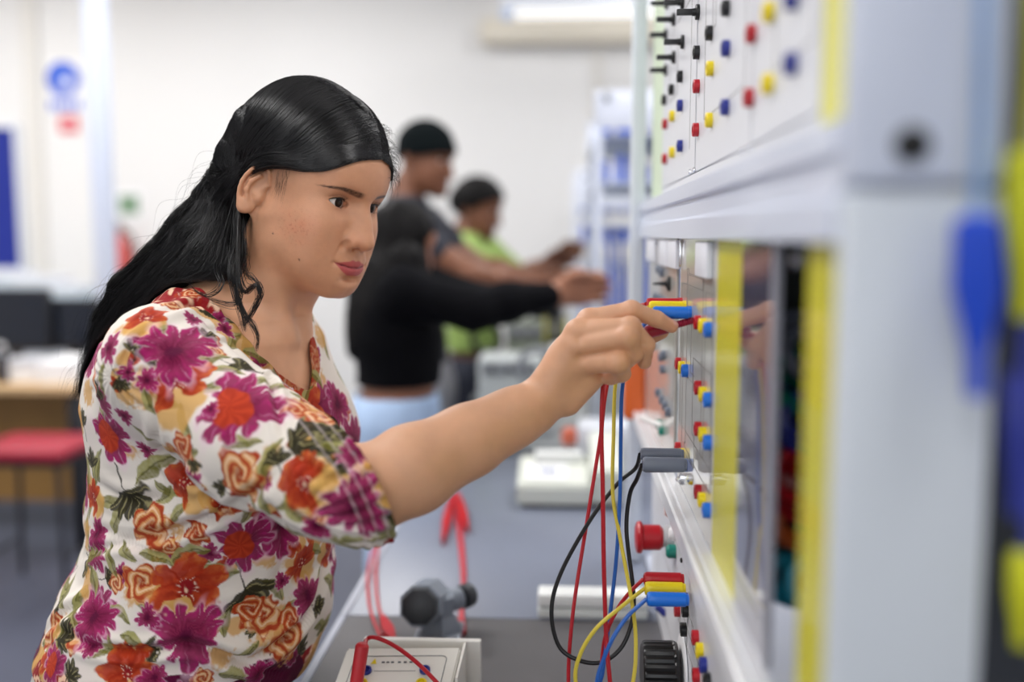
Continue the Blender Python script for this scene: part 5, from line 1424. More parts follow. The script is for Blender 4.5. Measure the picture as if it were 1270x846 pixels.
# ---------------------------------------------------------------- benches and what lies on them
M_mat = mat('bench_dark', srgb(92, 90, 92), .5, spec=.35, var=.08, vscale=14)
M_bt = mat('bench_bluegrey', srgb(118, 124, 140), .34, spec=.5, var=.05, vscale=8)
M_bt2 = mat('bench_grey', srgb(150, 154, 156), .4, var=.05, vscale=8)
M_bleg = mat('bench_frame', srgb(120, 126, 136), .5)
M_trim = mat('bench_edging', srgb(168, 172, 184), .45)
BX0 = PZ(430, 748, BZ).x
ym = PZ(700, 768, BZ).y
def bench(ya, yb, top, label, x0=BX0, x1=1.05, z=BZ):
    t = empty('workbench', (x0 + .4, (ya + yb) / 2, 0), label, 'workbench', 'row of workbenches under the rigs')
    B().box((x0 + .012, ya, z - .04), (x1, yb, z), .003).build('bench_top', top, t)
    B().box((x0, ya, z - .042), (x0 + .012, yb, z + .001), .002).build('edging', M_trim, t)
    for lx in (x0 + .16, x1 - .06):
        for ly in (ya + .06, yb - .06): B().box((lx - .025, ly - .025, 0), (lx + .025, ly + .025, z - .04), .003).build('leg', M_bleg, t)
    B().box((x0 + .16, ya + .08, .12), (x0 + .18, yb - .08, .16)).build('stretcher', M_bleg, t)
    return t
bench(.05, ym - .002, M_mat, 'nearest workbench with a dark grey top carrying the rig')
y2 = PZ(700, 566, BZ).y
bench(ym, y2, M_bt, 'second workbench with a blue grey top behind the dark one')
bench(y2 + .12, 5.2, M_bt2, 'far grey workbench where the other students stand', x0=BX0 + .14)
# ---- white instrument box with sockets at the bottom of the picture
M_ibox = mat('instrument_white', srgb(232, 230, 222), .38)
M_print = mat('print_dark', srgb(70, 74, 80), .6)
FL, FR, FBL, FBR = P(431, 803, 1.200), P(572, 802, 1.200), P(392, 905, 1.085), P(549, 905, 1.085)
right = (FR - FL).normalized(); down = ((FBL + FBR) / 2 - (FL + FR) / 2); dl = down.length; down.normalize(); nrm_ = right.cross(-down); nrm_ = nrm_ if nrm_.z > 0 else -nrm_
t = empty('instrument_box', (FL.x + .07, 1.15, BZ), 'white sloping instrument box with coloured sockets on the near bench', 'instrument box')
W_ = (FR - FL).length
def on(u, v, h=0): return FL + right * (u * W_) + down * (v * dl) + nrm_ * h
zb = BZ + .001
g = B()
pts = [on(0, 0), on(1, 0), on(1, 1), on(0, 1)]
vt = [g.bm.verts.new(p) for p in pts]; vb = [g.bm.verts.new((p.x, p.y, zb)) for p in pts]
g.bm.faces.new(vt); g.bm.faces.new(vb[::-1])
for i in range(4): g.bm.faces.new((vt[i], vt[(i + 1) % 4], vb[(i + 1) % 4], vb[i]))
bmesh.ops.bevel(g.bm, geom=list(g.bm.edges), offset=.0022, segments=2, affect='EDGES')
g.build('sloping_case', M_ibox, t)
k0, k1 = P(452, 789, 1.232), P(597, 789, 1.232)
B().box((k0.x, 1.222, zb), (k1.x, 1.234, k0.z), .0025).build('back_plate', mat('plate_white', srgb(226, 224, 218), .4), t)
B().box((FR.x + .001, 1.12, zb), (FR.x + .004, 1.222, FR.z - .004)).build('side_bracket', M_ibox, t)
g = B()     # printed border line with round corners
def border(u0, v0, u1, v1, r=.05, w=.0009):
    pth = []
    for cx, cy, a0 in ((u1 - r, v0 + r, -90), (u1 - r, v1 - r, 0), (u0 + r, v1 - r, 90), (u0 + r, v0 + r, 180)):
        for k in range(7):
            a_ = math.radians(a0 + k * 15); pth.append(on(cx + r * math.cos(a_), cy + r * math.sin(a_), .0002))
    pth.append(pth[0]); g.tube(pth, w * .5, 6, 0)
border(.10, .12, .90, .96)
for v in (.31, .47, .64): g.tube([on(.30, v, .0002), on(.66, v, .0002)], .00028, 5, 0)
for u in (.36, .40, .44, .50, .55, .60): g.box(on(u, .20, 0) - Vector((.0018, .0012, .0002)), on(u, .20, 0) + Vector((.0018, .0012, .0008)))
g.build('print_marking', M_print, t)
def isock(u, v, m):
    b = B(); b.lathe([(-.002, .0066), (.0032, .0066), (.004, .0058), (.004, .0042), (.0012, .0040), (.0012, .0022), (.0034, .0020), (.0034, .0012), (-.001, .0010), (-.001, 0)], on(u, v), nrm_, 24); b.build('socket', m, t)
for v, m in ((.31, M_dbl), (.47, M_ypl), (.64, M_rpl)):
    isock(.24, v, m); isock(.74, v, m)
tri = [on(.245, .235, .0004), on(.285, .235, .0004), on(.285, .14, .0004)]
B().prism([on(.255, .22, .0002), on(.305, .22, .0002), on(.28, .15, .0002)], nrm_ * .0004).build('warning_triangle', M_ypl, t)
# red plug standing in the left red socket, its lead arching over
s = on(.22, .66, .004)
pb = P(449, 846, s.y); 
t2 = empty('stacked_lead', s, 'red lead with a tall plug standing in the white instrument box', 'lead')
topp = P(450, 797, s.y + .012); d = (topp - s); L = d.length
B().lathe([(0, .0050), (.004, .0075), (.006, .0078), (L * .80, .0082), (L - .004, .0082), (L - .001, .006), (L, .004), (L, 0)], s, d, 18).build('plug', mat('plug_red_soft', srgb(196, 44, 52), .45), t2)
B().tube([topp - d.normalized() * .006 + Vector((.004, 0, 0)), P(455, 793, 1.165), P(466, 791, 1.16), P(489, 801, 1.15), P(516, 821, 1.13), P(543, 848, 1.11), P(575, 885, 1.09), PZ(620, 960, BZ + .0095)], .0026, 10, 8).build('cable', M_cab_r, t2)
plug(t2, PZ(620, 960, BZ + .0095), PZ(660, 985, BZ + .0095) - PZ(620, 960, BZ + .0095), M_rpl, .045, .0072)
# ---- slate grey clamp motor behind it
M_slate = mat('slate_cast', srgb(126, 134, 146), .42, bump=.1, bscale=200); M_slate2 = mat('slate_dark', srgb(46, 50, 56), .45)
ym_ = 1.43
c = P(540, 752, ym_); zc = c.z
t = empty('clamp_motor', (c.x, ym_, BZ), 'slate grey cast clamp with black end caps behind the white box', 'clamp')
q = P(545, 800, ym_)
B().box((c.x - .028, ym_ - .035, BZ), (c.x + .040, ym_ + .035, BZ + .014), .004).build('foot_plate', mat('plate_steel', srgb(170, 176, 186), .3, metal=.6), t)
B().lathe([(0, .034), (.012, .033), (.022, .024), (zc - BZ - .020, .022), (zc - BZ + .004, .024)], (c.x + .006, ym_, BZ + .012), (0, 0, 1), 6).build('pedestal', M_slate, t)
ax = (P(580, 738, ym_ + .035) - P(536, 752, ym_)).normalized()
a0 = P(536, 753, ym_); a1 = P(572, 741, ym_ + .03)
B().cyl(a0, a1, .0165, n=28, bev=.003).build('motor_barrel', M_slate, t)
bb = B(); bb.cyl(a1, P(583, 737, ym_ + .045), .0185, n=20, bev=.003)
bb.build('ribbed_cap', M_slate2, t)
f0 = P(521, 752, ym_ - .05); f1 = P(534, 742, ym_ + .04); u_ = (f1 - f0).normalized()
bb = B(); bb.lathe([(0, .030), (.002, .032), ((f1 - f0).length, .032)], f0, u_, 8, PI / 8); bb.build('gear_housing', M_slate, t)
bb = B(); bb.lathe([(0, .020), (.003, .026), (.014, .028), (.015, .026)], f0 - u_ * .014, u_, 8, PI / 8); bb.build('end_cap', M_slate2, t)
# ---- white slotted trunking
a = PZ(667, 768, BZ); b_ = PZ(803, 768, BZ)
t = empty('white_trunking', (a.x + .08, a.y, BZ), 'white slotted plastic trunking lying across the bench joint', 'trunking')
h = P(667, 738, a.y).z - BZ
B().box((a.x, a.y + .004, BZ), (b_.x, a.y + .044, BZ + h * .40), .003).build('trunking_base', mat('trunk_white', srgb(232, 236, 232), .4), t)
B().box((a.x, a.y + .002, BZ + h * .46), (b_.x, a.y + .046, BZ + h), .004).build('trunking_cover', mat('trunk_white2', srgb(240, 242, 240), .4), t)
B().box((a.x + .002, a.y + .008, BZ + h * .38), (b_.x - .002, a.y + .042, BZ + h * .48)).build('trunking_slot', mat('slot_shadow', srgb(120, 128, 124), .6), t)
# ---- red leads with crocodile clips lying on the blue grey bench
def on_bench(pts, h=.004): return [PZ(x, y, BZ + h) for x, y in pts]
def croc(par, a, b, open_=0):
    a, b = Vector(a), Vector(b); d = b - a; L = d.length; d.normalize(); sd = d.cross(Vector((0, 0, 1))).normalized()
    for s in (1, -1):
        g = B(); M3 = Matrix((d, sd, Vector((0, 0, 1)))).transposed()
        pr = [(-.0, .004), (L * .45, .0085), (L * .62, .0075), (L, .002)]
        ring = [a + d * h + Vector((0, 0, s * .001)) + sd * w for h, w in pr] + [a + d * h + Vector((0, 0, s * .001)) - sd * w for h, w in reversed(pr)]
        g.prism(ring, Vector((0, 0, s * .006)) + d * 0); o = g.build('clip_jaw', M_rpl, par)
    B().cyl(a + d * L * .5 - sd * .009, a + d * L * .5 + sd * .009, .003, n=10).build('clip_hinge', M_chrome, par)
LG = 'red crocodile clip leads on the blue grey bench'
t = empty('clip_lead', PZ(475, 782, BZ), 'red lead pair whose crocodile clip ends beside the slate clamp', 'lead', LG)
B().tube(on_bench([(470, 640), (468, 663), (459, 696), (456, 726), (460, 759), (472, 790)]), .0028, 8).build('cable', M_cab_r, t)
B().tube(on_bench([(472, 640), (469, 668), (466, 711), (469, 750), (477, 772)]), .0028, 8).build('cable', M_cab_r, t)
croc(t, PZ(474, 768, BZ + .008), PZ(490, 800, BZ + .008))
t = empty('clip_lead', PZ(556, 650, BZ), 'red lead with the crocodile clip nearer her wrist lying on the bench', 'lead', LG)
B().tube(on_bench([(571, 790), (571, 768), (574, 720), (571, 681), (566, 638), (561, 614), (556, 622)]), .0034, 8).build('cable', M_cab_r, t)
croc(t, PZ(559, 622, BZ + .008), PZ(549, 672, BZ + .008))
t = empty('clip_lead', PZ(573, 640, BZ), 'red lead whose crocodile clip points right beside the other clip', 'lead', LG)
B().tube(on_bench([(576, 785), (573, 750), (576, 715), (574, 681), (569, 640), (563, 612), (566, 616)]), .0030, 8).build('cable', M_cab_r, t)
croc(t, PZ(567, 614, BZ + .008), PZ(580, 658, BZ + .008))
# ---- off-white keypad meter on the bench
M_key = mat('meter_offwhite', srgb(216, 219, 210), .5)
k0 = PZ(641, 631, BZ); k1 = PZ(772, 631, BZ)
def wedge(name, x0, x1, y0, y1, z0, hf, hb, m, par, bev=.006):
    g = B(); g.prism([(x0, y0, z0), (x0, y0, z0 + hf), (x0, y1, z0 + hb), (x0, y1, z0)], (x1 - x0, 0, 0))
    bmesh.ops.bevel(g.bm, geom=list(g.bm.edges), offset=bev, segments=2, affect='EDGES'); return g.build(name, m, par)
t = empty('bench_meter', (k0.x + .1, k0.y + .1, BZ), 'off white bench meter with a sloping front label on the blue grey bench', 'meter')
xm = P(735, 600, k0.y).x
wedge('meter_case', k0.x, xm, k0.y, k0.y + .17, BZ + .008, .045, .075, M_key, t)
wedge('side_case', xm - .004, k1.x, k0.y + .01, k0.y + .20, BZ + .008, .075, .13, M_key, t)
B().box((k0.x + .01, k0.y + .01, BZ), (k1.x - .01, k0.y + .19, BZ + .009)).build('rubber_foot', M_dark, t)
B().box((k0.x + .035, k0.y + .12, BZ + .07), (xm - .02, k0.y + .165, BZ + .098), .004).build('top_block', mat('block_white', srgb(232, 234, 232), .5), t)
sl = (.075 - .045) / .17
q0 = Vector((k0.x + .02, k0.y + .03, BZ + .008 + .045 + sl * .03 + .0015)); 
B().prism([q0, q0 + Vector((.09, 0, 0)), q0 + Vector((.09, .08, .08 * sl)), q0 + Vector((0, .08, .08 * sl))], (0, 0, .001)).build('label_plate', M_paper, t)
g = B()
for k in range(4): g.box((q0.x + .03 + .01 * k, q0.y + .03, q0.z + .008), (q0.x + .036 + .01 * k, q0.y + .05, q0.z + .0125))
g.build('label_print', mat('print_blue', srgb(90, 110, 160), .6), t)
# white upright unit with an orange lamp behind the meter, next to the rig
p = PZ(722, 590, BZ)
t = empty('power_unit', (p.x, 2.5, BZ), 'white upright power unit standing behind the off white meter', 'power unit')
B().box((p.x - .01, 2.44, BZ), (p.x + .13, 2.58, P(720, 530, 2.44).z), .006).build('unit_case', M_wframe, t)
B().box((p.x + .0, 2.434, BZ + .03), (p.x + .12, 2.441, P(720, 540, 2.44).z), .002).build('unit_front', mat('unit_front', srgb(216, 220, 226), .4), t)
p = P(706, 540, 2.40); t = empty('signal_lamp', (p.x, 2.40, BZ), 'orange red lamp on a short post beside the white power unit', 'lamp')
B().lathe([(0, .02), (.01, .02), (.012, .008), (p.z - BZ - .02, .008)], (p.x, 2.40, BZ), (0, 0, 1), 18).build('lamp_post', M_grey, t)
B().lathe([(0, .018), (.02, .02), (.035, .016), (.042, 0)], (p.x, 2.40, p.z - .02), (0, 0, 1), 18).build('lamp_dome', mat('lamp_orange', srgb(214, 110, 84), .4), t)
# ---- clutter on the far bench
rc = random.Random(21)
def unit(x, y, Y, w, h, d, m, label, cat='instrument', face=None):
    p = P(x, y, Y); t = empty('bench_instrument', (p.x, Y, BZ), label, cat, 'instruments on the far bench')
    z1 = p.z + h
    B().box((p.x - w / 2, Y, BZ), (p.x + w / 2, Y + d, z1), .008).build('case', m, t)
    B().box((p.x - w / 2 + .012, Y - .004, z1 - h * .8), (p.x + w / 2 - .012, Y + .002, z1 - .012), .002).build('front_panel', face or M_grey, t)
    for k in range(3): B().lathe([(0, .010), (.012, .009), (.014, 0)], (p.x - w * .28 + w * .28 * k, Y - .003, z1 - h * .55), (0, -1, 0), 12).build('knob', M_dark, t)
unit(632, 468, 3.1, .20, .06, .2, mat('case_pale', srgb(206, 212, 212), .5), 'pale bench instrument with dark knobs just past the crop top')
unit(655, 425, 3.5, .16, .07, .2, mat('case_green', srgb(140, 148, 132), .5), 'greenish grey instrument behind the pale one on the far bench')
unit(705, 470, 3.05, .11, .09, .2, mat('case_white', srgb(222, 224, 222), .5), 'white instrument nearest the rig on the far bench')
unit(672, 405, 4.0, .18, .10, .25, mat('case_mid', srgb(168, 170, 168), .5), 'mid grey instrument far down the bench below the green shirt', face=M_dark)
p = P(690, 412, 3.36); t = empty('cable_reel', (p.x, 3.36, BZ), 'yellow cable reel among the grey instruments on the far bench', 'cable reel')
zc_ = p.z
g = B()
for s in (0, 1): g.lathe([(0, .055), (.006, .055)], (p.x - .04 + .07 * s, 3.36, zc_), (1, 0, 0), 24)
g.build('reel_cheek', M_yel, t); B().cyl((p.x - .034, 3.36, zc_), (p.x + .03, 3.36, zc_), .042).build('wound_cable', mat('wound_grey', srgb(90, 90, 80), .5), t)
B().box((p.x - .05, 3.32, BZ), (p.x + .04, 3.40, zc_ - .04), .004).build('reel_stand', M_grey, t)
for i, (x, y, Y, m) in enumerate(((603, 420, 3.55, M_dark), (640, 385, 3.85, M_paper), (665, 455, 2.98, M_grey))):
    p = P(x, y, Y); t = empty('coil_tester', (p.x, Y, BZ), ('round dark coil on a stand far down the bench', 'round white coil on a stand under the reaching hands', 'round grey coil on a stand beside the white instrument')[i], 'coil')
    g = B(); 
    ring = [(p.x + .05 * math.cos(a), Y, p.z + .05 * math.sin(a)) for a in np.linspace(0, 2 * PI, 25)]
    g.tube(ring, .012, 10, 0); g.build('coil_ring', m, t)
    B().box((p.x - .05, Y - .04, BZ), (p.x + .05, Y + .04, BZ + .02), .004).build('coil_base', M_grey, t); B().cyl((p.x, Y, BZ + .018), (p.x, Y, p.z - .045), .012).build('coil_post', M_grey, t)
# ---- the next rigs along the row: open frames with blue leads hanging from their shelves
M_blead = mat('lead_blue_far', srgb(40, 92, 206), .5)
def far_rack(Y, Yd, xl, xr, ytop, shelves, label, where, seed):
    a, b = P(xl, ytop, Y), P(xr, ytop, Y); t = empty('lead_rack', ((a.x + b.x) / 2, Y, BZ), label, 'lead rack', 'racks further along the bench')
    x0, x1 = a.x, a.x + .46
    for x in (x0, x1):
        for y in (Y, Y + Yd): B().box((x, y, BZ + .001), (x + .026, y + .03, a.z), .003).build('rack_post', M_frame, t)
    B().box((x0, Y, a.z - (P(xl, ytop, Y).z - P(xl, ytop + 48, Y).z)), (x1 + .026, Y + .012, a.z), .003).build('top_board', mat('rack_board', srgb(226, 231, 246), .45), t)
    B().box((x1 + .0, Y + .02, BZ), (x1 + .01, Y + Yd, a.z)).build('rack_back', M_frame, t)
    B().lathe([(0, .014), (.004, .014), (.005, 0)], P(xl + 14, ytop + 8, Y) + Vector((0, -.004, 0)), (0, -1, 0), 14).build('rack_knob', M_grey, t)
    r = random.Random(seed)
    for s_i, ys in enumerate(shelves):
        z = P(xl, ys, Y).z
        B().box((x0, Y + .015, z - .010), (x1, Y + Yd, z), .002).build('shelf', mat('shelf_grey', srgb(186, 194, 210), .5), t)
    for s_i, ys in enumerate(shelves):
        z = P(xl, ys, Y).z
        for k in range(7 if s_i < 2 else 10):
            x = x0 + .05 + .04 * k + r.uniform(-.01, .01); y = Y + .06 + r.uniform(0, .12)
            if s_i < 2:
                h = r.uniform(.05, .10); o = B().box((x - .014, y, z), (x + .014, y + .05, z + h), .005).build('component_bin', M_blead, None, loc=(x, y, z))
                tag(o, where[0], 'component bin', 'blue bins on the far racks')
            else:
                L = r.uniform(.25, .42)
                o = B().tube([(x, y, z - .012), (x + .004, y - .004, z - L * .5), (x + r.uniform(-.01, .01), y, z - L)], .007, 8).build('blue_lead', M_blead, None, loc=(x, y, z - L))
                tag(o, where[1], 'lead', 'blue leads on the far racks')
    return t
far_rack(3.2, .9, 738, 790, 112, (166, 226, 277), 'white lead rack beyond the rig, the nearer and taller of two', ('small blue bin on a shelf of the nearer far rack', 'blue lead hanging under the lowest shelf of the nearer far rack'), 3)
far_rack(5.1, .8, 713, 745, 210, (262, 300, 330), 'smaller white lead rack further off near the back wall', ('small blue bin on a shelf of the rack near the back wall', 'blue lead hanging under the lowest shelf of the rack near the back wall'), 4)
# ---------------------------------------------------------------- the three students further down the bench
def figure(label, skin, HC, yaw, pitch, scale, neckb, sho, elb, wri, waist, hip, knees, feet, cw, shirt, sleeve, trousers, hairf, shirt_m, trouser_m, hair_m, hair_name, hem, sleeve_to, extra=None, group='students at the far bench'):
    """all points in world space; near = the side towards the lens (index 0), far = index 1"""
    R3 = np.array(Matrix.Rotation(yaw, 3, 'Z') @ Matrix.Rotation(pitch, 3, 'Y')); HC = np.array(HC)
    th = lambda p: ((p - HC) @ R3) / scale
    fh = lambda q: (np.asarray(q) * scale) @ R3.T + HC
    NBk, WA, HI = np.array(neckb), np.array(waist), np.array(hip)
    fdir = R3 @ np.array([1, 0, 0]); fdir[2] = 0; fdir /= np.linalg.norm(fdir)
    sd = (np.array(sho[1]) - np.array(sho[0])); sd[2] = 0; sd /= np.linalg.norm(sd)
    ch = NBk * .62 + WA * .38
    def trunk(p, g=0):
        d = s_econe(p, NBk + np.array([0, 0, -.10]), ch + np.array([0, 0, -.05]), sd, (cw * .92 + g, .088 + g), (cw * .90 + g, .112 + g))
        d = smin(d, s_econe(p, ch, WA, sd, (cw * .86 + g, .108 + g), (cw * .74 + g, .092 + g)), .05)
        d = smin(d, s_econe(p, WA, HI, sd, (cw * .74 + g, .095 + g), (cw * .90 + g, .115 + g)), .05)
        for s in (0, 1): d = smin(d, s_cone(p, NBk + np.array([0, 0, -.03]), sho[s], .052 + g, .058 + g), .04)
        return d
    def arms(p, g=0, cut=None):
        d = None
        for s in (0, 1):
            e = s_chain(p, [(sho[s], .056 + g), (elb[s], .043 + g), (np.array(elb[s]) * .6 + np.array(wri[s]) * .4, .040 + g), (wri[s], .027 + g)], .02)
            d = e if d is None else np.minimum(d, e)
        return d
    def legs(p, g=0):
        d = None
        for s in (0, 1):
            h0 = HI + sd * (cw * .42) * (-1 if s == 0 else 1)
            e = s_chain(p, [(h0, .092 + g), (knees[s], .062 + g), (np.array(feet[s]) + np.array([0, 0, .10]), .044 + g)], .03)
            d = e if d is None else smin(d, e, .02)
        return d
    def hands(p):
        d = None
        for s in (0, 1):
            w = np.array(wri[s]); f = w - np.array(elb[s]); f /= np.linalg.norm(f); up = np.cross(sd, f); up = np.array([0, 0, 1.]) - f * f[2]; up /= np.linalg.norm(up); lat = np.cross(f, up)
            e = s_econe(p, w, w + f * .075, up, (.032, .016), (.040, .015))
            for k in range(4):
                o = w + f * .085 + up * (.030 - .020 * k); L = (.040, .045, .042, .032)[k]
                b1 = o + f * L + lat * .008; b2 = b1 + f * L * .5 - up * .004 + lat * .022
                e = smin(e, s_chain(p, [(o - f * .02, .0095), (b1, .0088), (b2, .0078)], .004), .006)
            e = smin(e, s_chain(p, [(w + f * .02 + up * .024, .014), (w + f * .065 + up * .046 + lat * .014, .011), (w + f * .10 + up * .040 + lat * .026, .0095)], .004), .008)
            d = e if d is None else np.minimum(d, e)
        return d
    def bodyf(p):
        d = smin(trunk(p, -.008), arms(p), .03); d = smin(d, legs(p, -.006), .03)
        nk = s_chain(p, [(fh((-.012, 0, -.05)), .056 * scale), (NBk, .060)], .03)
        d = smin(d, nk, .03)
        d = smin(d, boxed(p, lambda q: head_sdf(th(q)) * scale, HC - .16, HC + .16, .06, 0), .02)
        return smin(d, boxed(p, hands, np.minimum(wri[0], wri[1]) - .2, np.maximum(wri[0], wri[1]) + .2, .06, 0), .01)
    allp_ = np.array([HC + .17, HC - .17] + [np.array(x) for x in list(sho) + list(elb) + list(wri) + list(knees) + list(feet)] + [HI - .2, HI + .2, NBk - .25, NBk + .25])
    lo, hi = allp_.min(0) - .12, allp_.max(0) + .12; lo[2] = max(lo[2], .05)
    v, q = mesh_sdf(bodyf, lo, hi, .0048); v = relax(v, q, 1)
    t = empty('person', (HI[0], HI[1], 0), label, 'person', group)
    me = np_mesh('body', v, q)
    col = np.tile(np.array(skin[:3]), (len(v), 1)); hq_ = th(v); m = (np.abs(hq_) < .15).all(1)
    col[m] = skin_paint(hq_[m], skin, tuple(np.array(skin[:3]) * np.array([.85, .55, .55])) + (1,), (.01, .008, .007, 1), red=.1)
    set_colors(me, col)
    o = new_obj('body', me, attr_mat('skin_students', .45, sss=.05, spec=.4)); set_parent(o, t)
    for s in (-1, 1):
        W = Vector(fh(np.array(EYE) * np.array([1, s, 1]))); g = Vector(R3 @ np.array([1, 0, -.05]))
        e = B().ball(W, EYER * scale, 3).build('eyeball', M_white, t); B().lathe([(EYER * scale * .90, .0060), (EYER * scale * 1.01, .003), (EYER * scale * 1.02, 0)], W, g, 16).build('iris', M_pupil, e)
    # clothes
    def shirtf(p):
        d = smin(trunk(p, shirt), arms_cut(p), .03)
        return d - .004 * fbm(p * 11, 2)
    def arms_cut(p):
        d = None
        for s in (0, 1):
            if sleeve_to >= 1: pts = [(sho[s], .060 + sleeve), (elb[s], .052 + sleeve), (np.array(elb[s]) * .6 + np.array(wri[s]) * .4, .049 + sleeve), (np.array(elb[s]) * .06 + np.array(wri[s]) * .94, .031 + sleeve)]
            else: pts = [(sho[s], .062 + sleeve), (np.array(sho[s]) * (1 - sleeve_to) + np.array(elb[s]) * sleeve_to, .056 + sleeve)]
            e = s_chain(p, pts, .02); d = e if d is None else np.minimum(d, e)
        return d
    sv, sq = mesh_sdf(shirtf, lo, hi, .0065); sv = relax(sv, sq, 2)
    top_ = (sv[:, 2] > NBk[2] + .005) & (np.linalg.norm((sv - NBk)[:, :2], axis=1) < .085)
    cut = top_ | (sv[:, 2] < hem)
    sq = sq[~cut[sq].any(1)]; sv = edge_smooth(sv, sq, 8)
    so = new_obj('shirt', np_mesh('shirt', sv, sq), shirt_m); set_parent(so, t); mm = so.modifiers.new('s', 'SOLIDIFY'); mm.thickness = .003; mm.offset = -1
    def trousf(p):
        d = smin(legs(p, trousers), s_econe(p, WA * .25 + HI * .75, HI, sd, (cw * .84 + trousers, .108 + trousers), (cw * .90 + trousers, .115 + trousers)), .04)
        return d - .004 * fbm(p * 9 + 5, 2)
    tv, tq = mesh_sdf(trousf, lo, hi, .008); tv = relax(tv, tq, 2)
    cut = (tv[:, 2] > (WA * .45 + HI * .55)[2] + .02) | (tv[:, 2] < .09)
    tq = tq[~cut[tq].any(1)]; tv = edge_smooth(tv, tq, 8)
    to = new_obj('trousers', np_mesh('trousers', tv, tq), trouser_m); set_parent(to, t); mm = to.modifiers.new('s', 'SOLIDIFY'); mm.thickness = .004; mm.offset = -1
    for s in (0, 1):
        f = np.array(feet[s]); g = B()
        tm = bmesh.new(); bmesh.ops.create_icosphere(tm, subdivisions=3, radius=1, matrix=Matrix.Translation(Vector(f + fdir * .06 + np.array([0, 0, .045]))) @ Matrix((Vector(fdir), Vector(np.cross([0, 0, 1], fdir)), Vector((0, 0, 1)))).transposed().to_4x4() @ Matrix.Diagonal((.135, .05, .05, 1)))
        for w in tm.verts: w.co.z = max(w.co.z, .004)
        g._merge(tm); g.build('shoe', M_dark, t)
    hv_, hq2 = mesh_sdf(lambda p: hairf(th(p), p) , HC - .30 if extra else HC - .17, HC + .17, .0045) if not extra else mesh_sdf(lambda p: hairf(th(p), p), np.array(extra[0]), np.array(extra[1]), .005)
    hv_ = relax(hv_, hq2, 1)
    ho = new_obj(hair_name, np_mesh(hair_name, hv_, hq2), hair_m); set_parent(ho, t)
    return t, fh
A_ = lambda *a: np.array(P(*a))
M_blk = mat('cotton_black', srgb(10, 10, 14), .9, spec=.1); M_tee = mat('cotton_charcoal', srgb(44, 46, 56), .85); M_lime = mat('cotton_lime', srgb(146, 172, 92), .85)
M_jean = mat('denim_pale', srgb(176, 200, 236), .85, var=.25, vscale=18); M_gtr = mat('trousers_grey', srgb(150, 150, 156), .85); M_ntr = mat('trousers_navy', srgb(34, 38, 52), .85)
M_hairb = mat('hair_dark_far', srgb(14, 12, 13), .65, spec=.15); M_bean = mat('beanie_knit', srgb(12, 18, 20), .95, spec=.1, bump=.4, bscale=240)
def cap_of(q, off, line):
    d = s_ell(q, SKC, SKA) - off
    edge = np.interp(q[:, 0], [-.10, -.045, -.012, .022, .060, .1], line)
    return smax(d, edge - q[:, 2], .008)
# -- man in the beanie
Yb = 3.40
H = A_(527, 196, Yb)
def beanie(q, p):
    d = cap_of(q, .012, [-.02, .000, .010, .018, .032, .036])
    band = np.abs(q[:, 2] - np.interp(q[:, 0], [-.1, .1], [-.01, .045])) - .014
    d = smin(d, smax(s_ell(q, SKC, SKA) - .016, band, .004), .004)
    return d + .0008 * np.sin(np.arctan2(q[:, 1], q[:, 0]) * 60) * sstep(.11, .05, q[:, 2])
s0 = A_(500, 288, Yb - .15); s1 = A_(526, 280, Yb + .18)
figure('man in a black beanie and charcoal t-shirt reaching along the bench', srgb(122, 78, 56), H, math.radians(-16), math.radians(12), 1.02, A_(502, 244, Yb), (s0, s1),
       (A_(585, 342, Yb - .20), A_(590, 330, Yb + .2)), (A_(672, 356, Yb - .10), A_(668, 345, Yb + .15)), A_(512, 420, Yb), A_(520, 480, Yb),
       (A_(535, 640, Yb - .1), A_(540, 640, Yb + .1)), (np.array([P(520, 600, Yb).x, Yb - .1, 0]), np.array([P(530, 600, Yb).x, Yb + .12, 0])), .165,
       .008, .012, .014, beanie, M_tee, M_gtr, M_bean, 'beanie', A_(500, 452, Yb)[2], .42)
# -- woman in the black crop top
Yc = 2.68
Hc = A_(497, 304, Yc)
def longhair(q, p):
    d = cap_of(q, .014, [-.05, -.045, .006, .030, .052, .062]) * 1.0
    ch = [(A_(495, 304, Yc + .0), .080), (A_(484, 345, Yc - .02), .094), (A_(477, 385, Yc - .04), .092), (A_(466, 415, Yc - .04), .068), (A_(449, 437, Yc - .04), .030)]
    m = s_chain(p, ch, .05); m2 = s_chain(p, [(A_(506, 322, Yc - .10), .046), (A_(508, 358, Yc - .11), .046), (A_(504, 390, Yc - .11), .028)], .03)
    d = smin(d, np.minimum(m, m2), .03)
    return d + .005 * noise3(np.stack([p[:, 0] * 60, p[:, 1] * 60, p[:, 2] * 8], 1))
sc0, sc1 = A_(502, 362, Yc - .14), A_(514, 350, Yc + .16)
lo_, hi_ = np.array(A_(420, 445, Yc)) - np.array([0, .28, 0]), np.array(A_(560, 225, Yc)) + np.array([0, .25, 0])
lo_[1] = Yc - .28; hi_[1] = Yc + .25
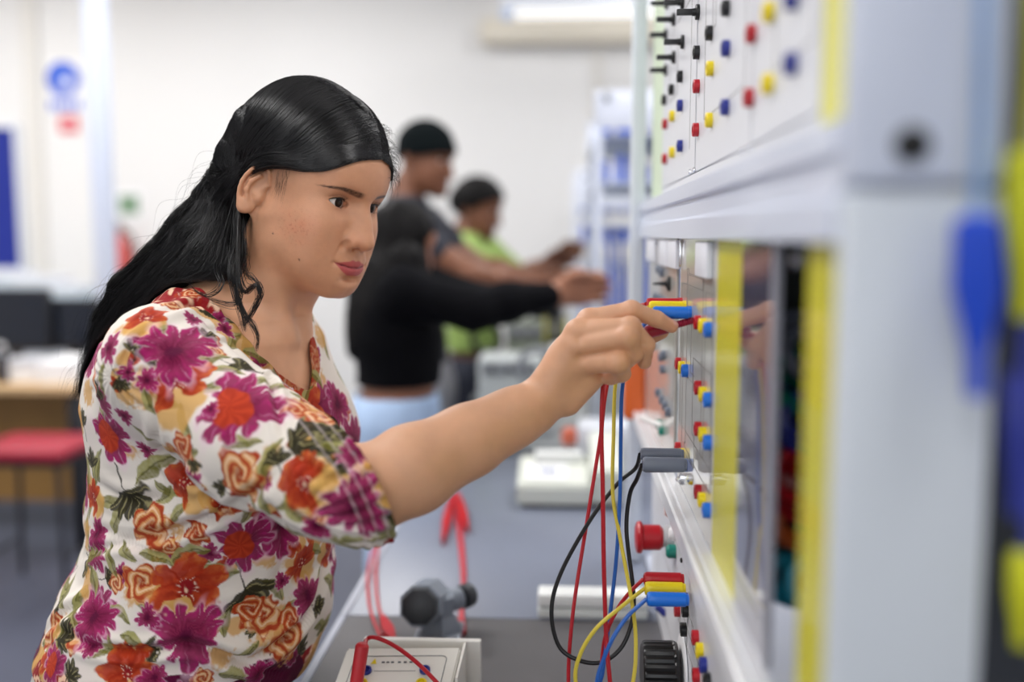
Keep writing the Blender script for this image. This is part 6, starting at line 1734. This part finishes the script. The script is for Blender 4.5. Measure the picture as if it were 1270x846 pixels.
figure('woman with long black hair in a black crop top and pale jeans reaching right', srgb(150, 100, 76), Hc, math.radians(42), math.radians(12), .96, A_(490, 345, Yc), (sc0, sc1),
       (A_(585, 384, Yc - .16), A_(600, 378, Yc + .18)), (A_(688, 366, Yc - .04), A_(690, 362, Yc + .10)), A_(496, 462, Yc), A_(490, 520, Yc),
       (A_(492, 700, Yc - .1), A_(496, 700, Yc + .1)), (np.array([P(484, 600, Yc).x, Yc - .1, 0]), np.array([P(490, 600, Yc).x, Yc + .1, 0])), .165,
       .006, .004, .014, longhair, M_blk, M_jean, M_hairb, 'long_hair', A_(500, 474, Yc)[2], 1, (lo_, hi_))
# -- student in the lime t-shirt
Yg = 4.15
Hg = A_(592, 258, Yg)
def shorthair(q, p):
    d = cap_of(q, .020, [-.06, -.05, -.005, .020, .046, .058])
    d = smin(d, s_ell(q, (-.088, 0, .01), (.040, .045, .045)), .02)
    return d + .003 * noise3(p * 90)
sg0, sg1 = A_(574, 318, Yg - .17), A_(600, 312, Yg + .17)
tg, fh_ = figure('student in a lime green t-shirt with black hair, furthest along the bench', srgb(116, 74, 54), Hg, math.radians(-6), math.radians(14), 1.0, A_(578, 290, Yg), (sg0, sg1),
       (A_(625, 352, Yg - .20), A_(640, 345, Yg + .2)), (A_(672, 332, Yg - .12), A_(690, 322, Yg + .12)), A_(588, 420, Yg), A_(590, 465, Yg),
       (A_(592, 580, Yg - .1), A_(596, 580, Yg + .1)), (np.array([P(590, 600, Yg).x, Yg - .1, 0]), np.array([P(598, 600, Yg).x, Yg + .1, 0])), .185,
       .010, .012, .012, shorthair, M_lime, M_ntr, M_hairb, 'hair', A_(590, 432, Yg)[2], .75)
make_camera()
W = bpy.data.worlds.new('world'); SC.world = W; W.use_nodes = True
W.node_tree.nodes['Background'].inputs[0].default_value = (.85, .9, 1, 1); W.node_tree.nodes['Background'].inputs[1].default_value = .3
vs = SC.view_settings
vs.view_transform = 'Standard'; vs.look = 'None'; vs.gamma = 1; vs.use_curve_mapping = False; vs.exposure = EXPOSURE
SC.cycles.use_denoising = True
SC.cycles.max_bounces = 8
bpy.context.view_layer.update()
